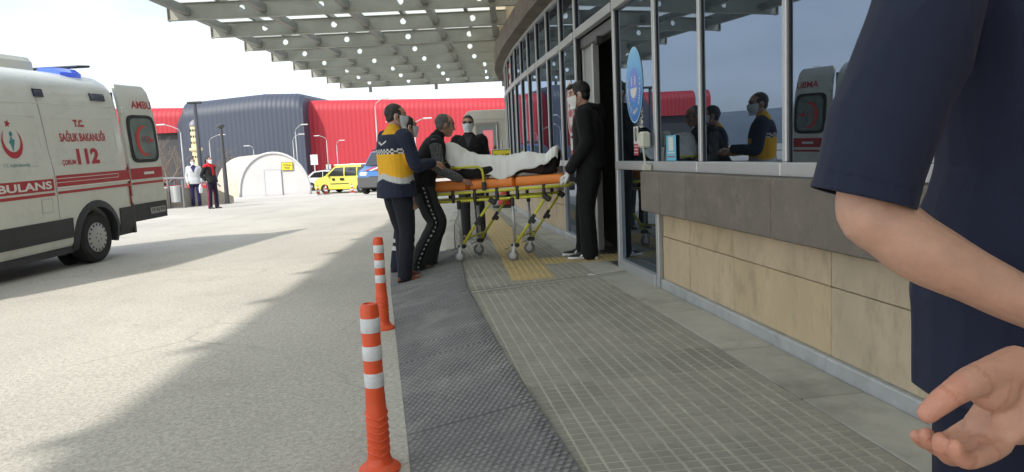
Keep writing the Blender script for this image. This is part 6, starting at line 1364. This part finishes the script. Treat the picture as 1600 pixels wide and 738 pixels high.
# ---------------------------------------------------------------- man in the foreground, hands behind his back
FM0 = V(.885, 1.13, TOP); fs_ = 1.73/1.75
def fm(x, y, z): return (V(x, y, z)-FM0)/fs_
FMn = Person('man close to the camera in dark navy short sleeved top with hands behind his back', FM0, 0, 1.73)
FMn.bulk = 1.10
W_R = V(.612, .803, .962)
FMn.arm = 1.05
FMn.set(sL=fm(.660, 1.09, 1.53), sR=fm(1.10, 1.11, 1.53), eL=fm(.447, .93, 1.150), wL=fm(.672, .885, 1.018), eR=fm(1.25, .93, 1.14), wR=(W_R-FM0)/fs_, chest=fm(.885, 1.12, 1.42), neck=fm(.885, 1.12, 1.60), head=fm(.885, 1.16, 1.755))
CREASE = [((.4753, .765, .9640), (.4496, .765, .9433), .02), ((.512, .778, .976), (.4753, .765, .9640), .022), ((.4957, .80, .8868), (.4709, .79, .8991), .0145), ((.5102, .83, .8825), (.4838, .822, .887), .0145), ((.4872, .772, .8890), (.4664, .762, .9048), .0145), ((.4875, .75, .8940), (.4715, .744, .907), .0135), ((.4709, .79, .8991), (.4618, .785, .9125), .0135), ((.4664, .762, .9048), (.4628, .76, .9180), .0135), ((.5228, .765, .8954), (.4875, .75, .8940), .016), ((.5267, .785, .8957), (.4872, .772, .889), .016)]
def right_hand(mb):
    g = lambda *a: V(*a)-FM0
    limb(mb, [g(.630, .806, .972), g(.5991, .80, .9584), g(.5676, .802, .927), g(.5401, .802, .902)], [(.030, .026), (.034, .027), (.040, .021), (.034, .016)], 14, 4)
    mb.ell(g(.536, .785, .962), (.030, .020, .026), 14, 9, Matrix.Rotation(R(30), 3, 'Y')); mb.ell(g(.566, .784, .921), (.032, .018, .026), 14, 9)
    limb(mb, [g(.5758, .80, .983), g(.514, .778, .976), g(.4753, .765, .9640), g(.4496, .765, .9433)], [.024, .0185, .0145, .0115], 14, 4)
    for ch, r in (([(.5568, .82, .9122), (.5493, .835, .8996), (.5102, .83, .8825), (.4838, .822, .887), (.4681, .815, .8978)], .0108), ([(.5541, .81, .9059), (.5363, .81, .8974), (.4957, .80, .8868), (.4709, .79, .8991), (.4618, .785, .9125)], .0112),
                  ([(.5453, .79, .9012), (.5267, .785, .8957), (.4872, .772, .8890), (.4664, .762, .9048), (.4628, .76, .9180)], .0108), ([(.5438, .775, .8999), (.5228, .765, .8954), (.4875, .75, .8940), (.4715, .744, .907), (.4686, .742, .9185)], .0095)):
        limb(mb, [g(*q) for q in ch], [r*1.15, r*1.12, r, r*.93, r*.80], 12, 4)
def fore_skin(P, Q, C):
    g = folds(P, 101, 2.2)[:, None]; C *= (1+.05*g)
    wp = P+np.array(FM0); hm = (wp[:, 1] < .87) & (wp[:, 2] < 1.02) & (wp[:, 0] < .64)
    C[hm] *= np.array((1.03, .95, .93)); tip = hm & (wp[:, 0] < .49); C[tip] *= np.array((1.03, .90, .88))
    for a_, b_, r_ in CREASE:
        a_, b_ = np.array(a_), np.array(b_); ax = b_-a_; ax /= np.linalg.norm(ax); t = (wp-a_)@ax; rad = np.linalg.norm((wp-a_)-t[:, None]*ax, axis=1); C[hm & (np.abs(t) < .0022) & (rad < r_)] *= np.array((.88, .78, .75))
    pl_ = [np.array(q) for q in ((.545, .974), (.540, .955), (.530, .938), (.519, .930))]; best = np.full(len(wp), 9.0)
    for p_, q_ in zip(pl_[:-1], pl_[1:]):
        d_ = q_-p_; t = np.clip(((wp[:, [0, 2]]-p_)@d_)/(d_@d_), 0, 1); best = np.minimum(best, np.linalg.norm(wp[:, [0, 2]]-p_-t[:, None]*d_, axis=1))
    C[hm & (best < .0018) & (wp[:, 1] < .80)] *= np.array((.86, .76, .72))
FMn.make_body(.0036, SKIN*1.12, handL=dict(d=(.9, -.1, -.45), n=(0, .8, -.5), side=-1, curl=.6), handR=dict(custom=right_hand), colf=fore_skin)
FMn.make_hair((.02, .016, .013))
JJ = FMn.sc(); cutl = []
for a in 'LR': cutl.append((JJ['s'+a].lerp(JJ['e'+a], .94), V(-.28 if a == 'L' else .28, 0, -.96), .125))
cutl.append((V(0, 0, .70), V(0, 0, -1), .5))
def tunic_col(P, N):
    Pw = P*FMn.s; C = np.tile(np.array((.0165, .0205, .043)), (len(P), 1))
    for c, n_, rad in cutl:
        dd = (Pw-np.array(c))@np.array(n_); near = np.linalg.norm(Pw-np.array(c), axis=1) < rad
        C[near & (dd > -.0235) & (dd < -.0205)] *= .7
    C[(np.abs(Pw[:, 1]+.0) < .0022) & (np.abs(Pw[:, 0]) > .15) & (Pw[:, 2] < 1.2)] *= .5
    return C
tn = FMn.make_top(tunic_col, .026, .68, ('short', 'short'), voxel=.005, seed=105, amp=.013, flare=.012, name='tunic', cuts=cutl, fsc=.75)
sdm = tn.modifiers.new('hem', 'SOLIDIFY'); sdm.thickness = .004; sdm.offset = -1
FMn.make_trousers(flat((.013, .016, .034)), .016, seed=106, voxel=.009); FMn.make_shoes(shoe_plain((.4, .4, .4)))
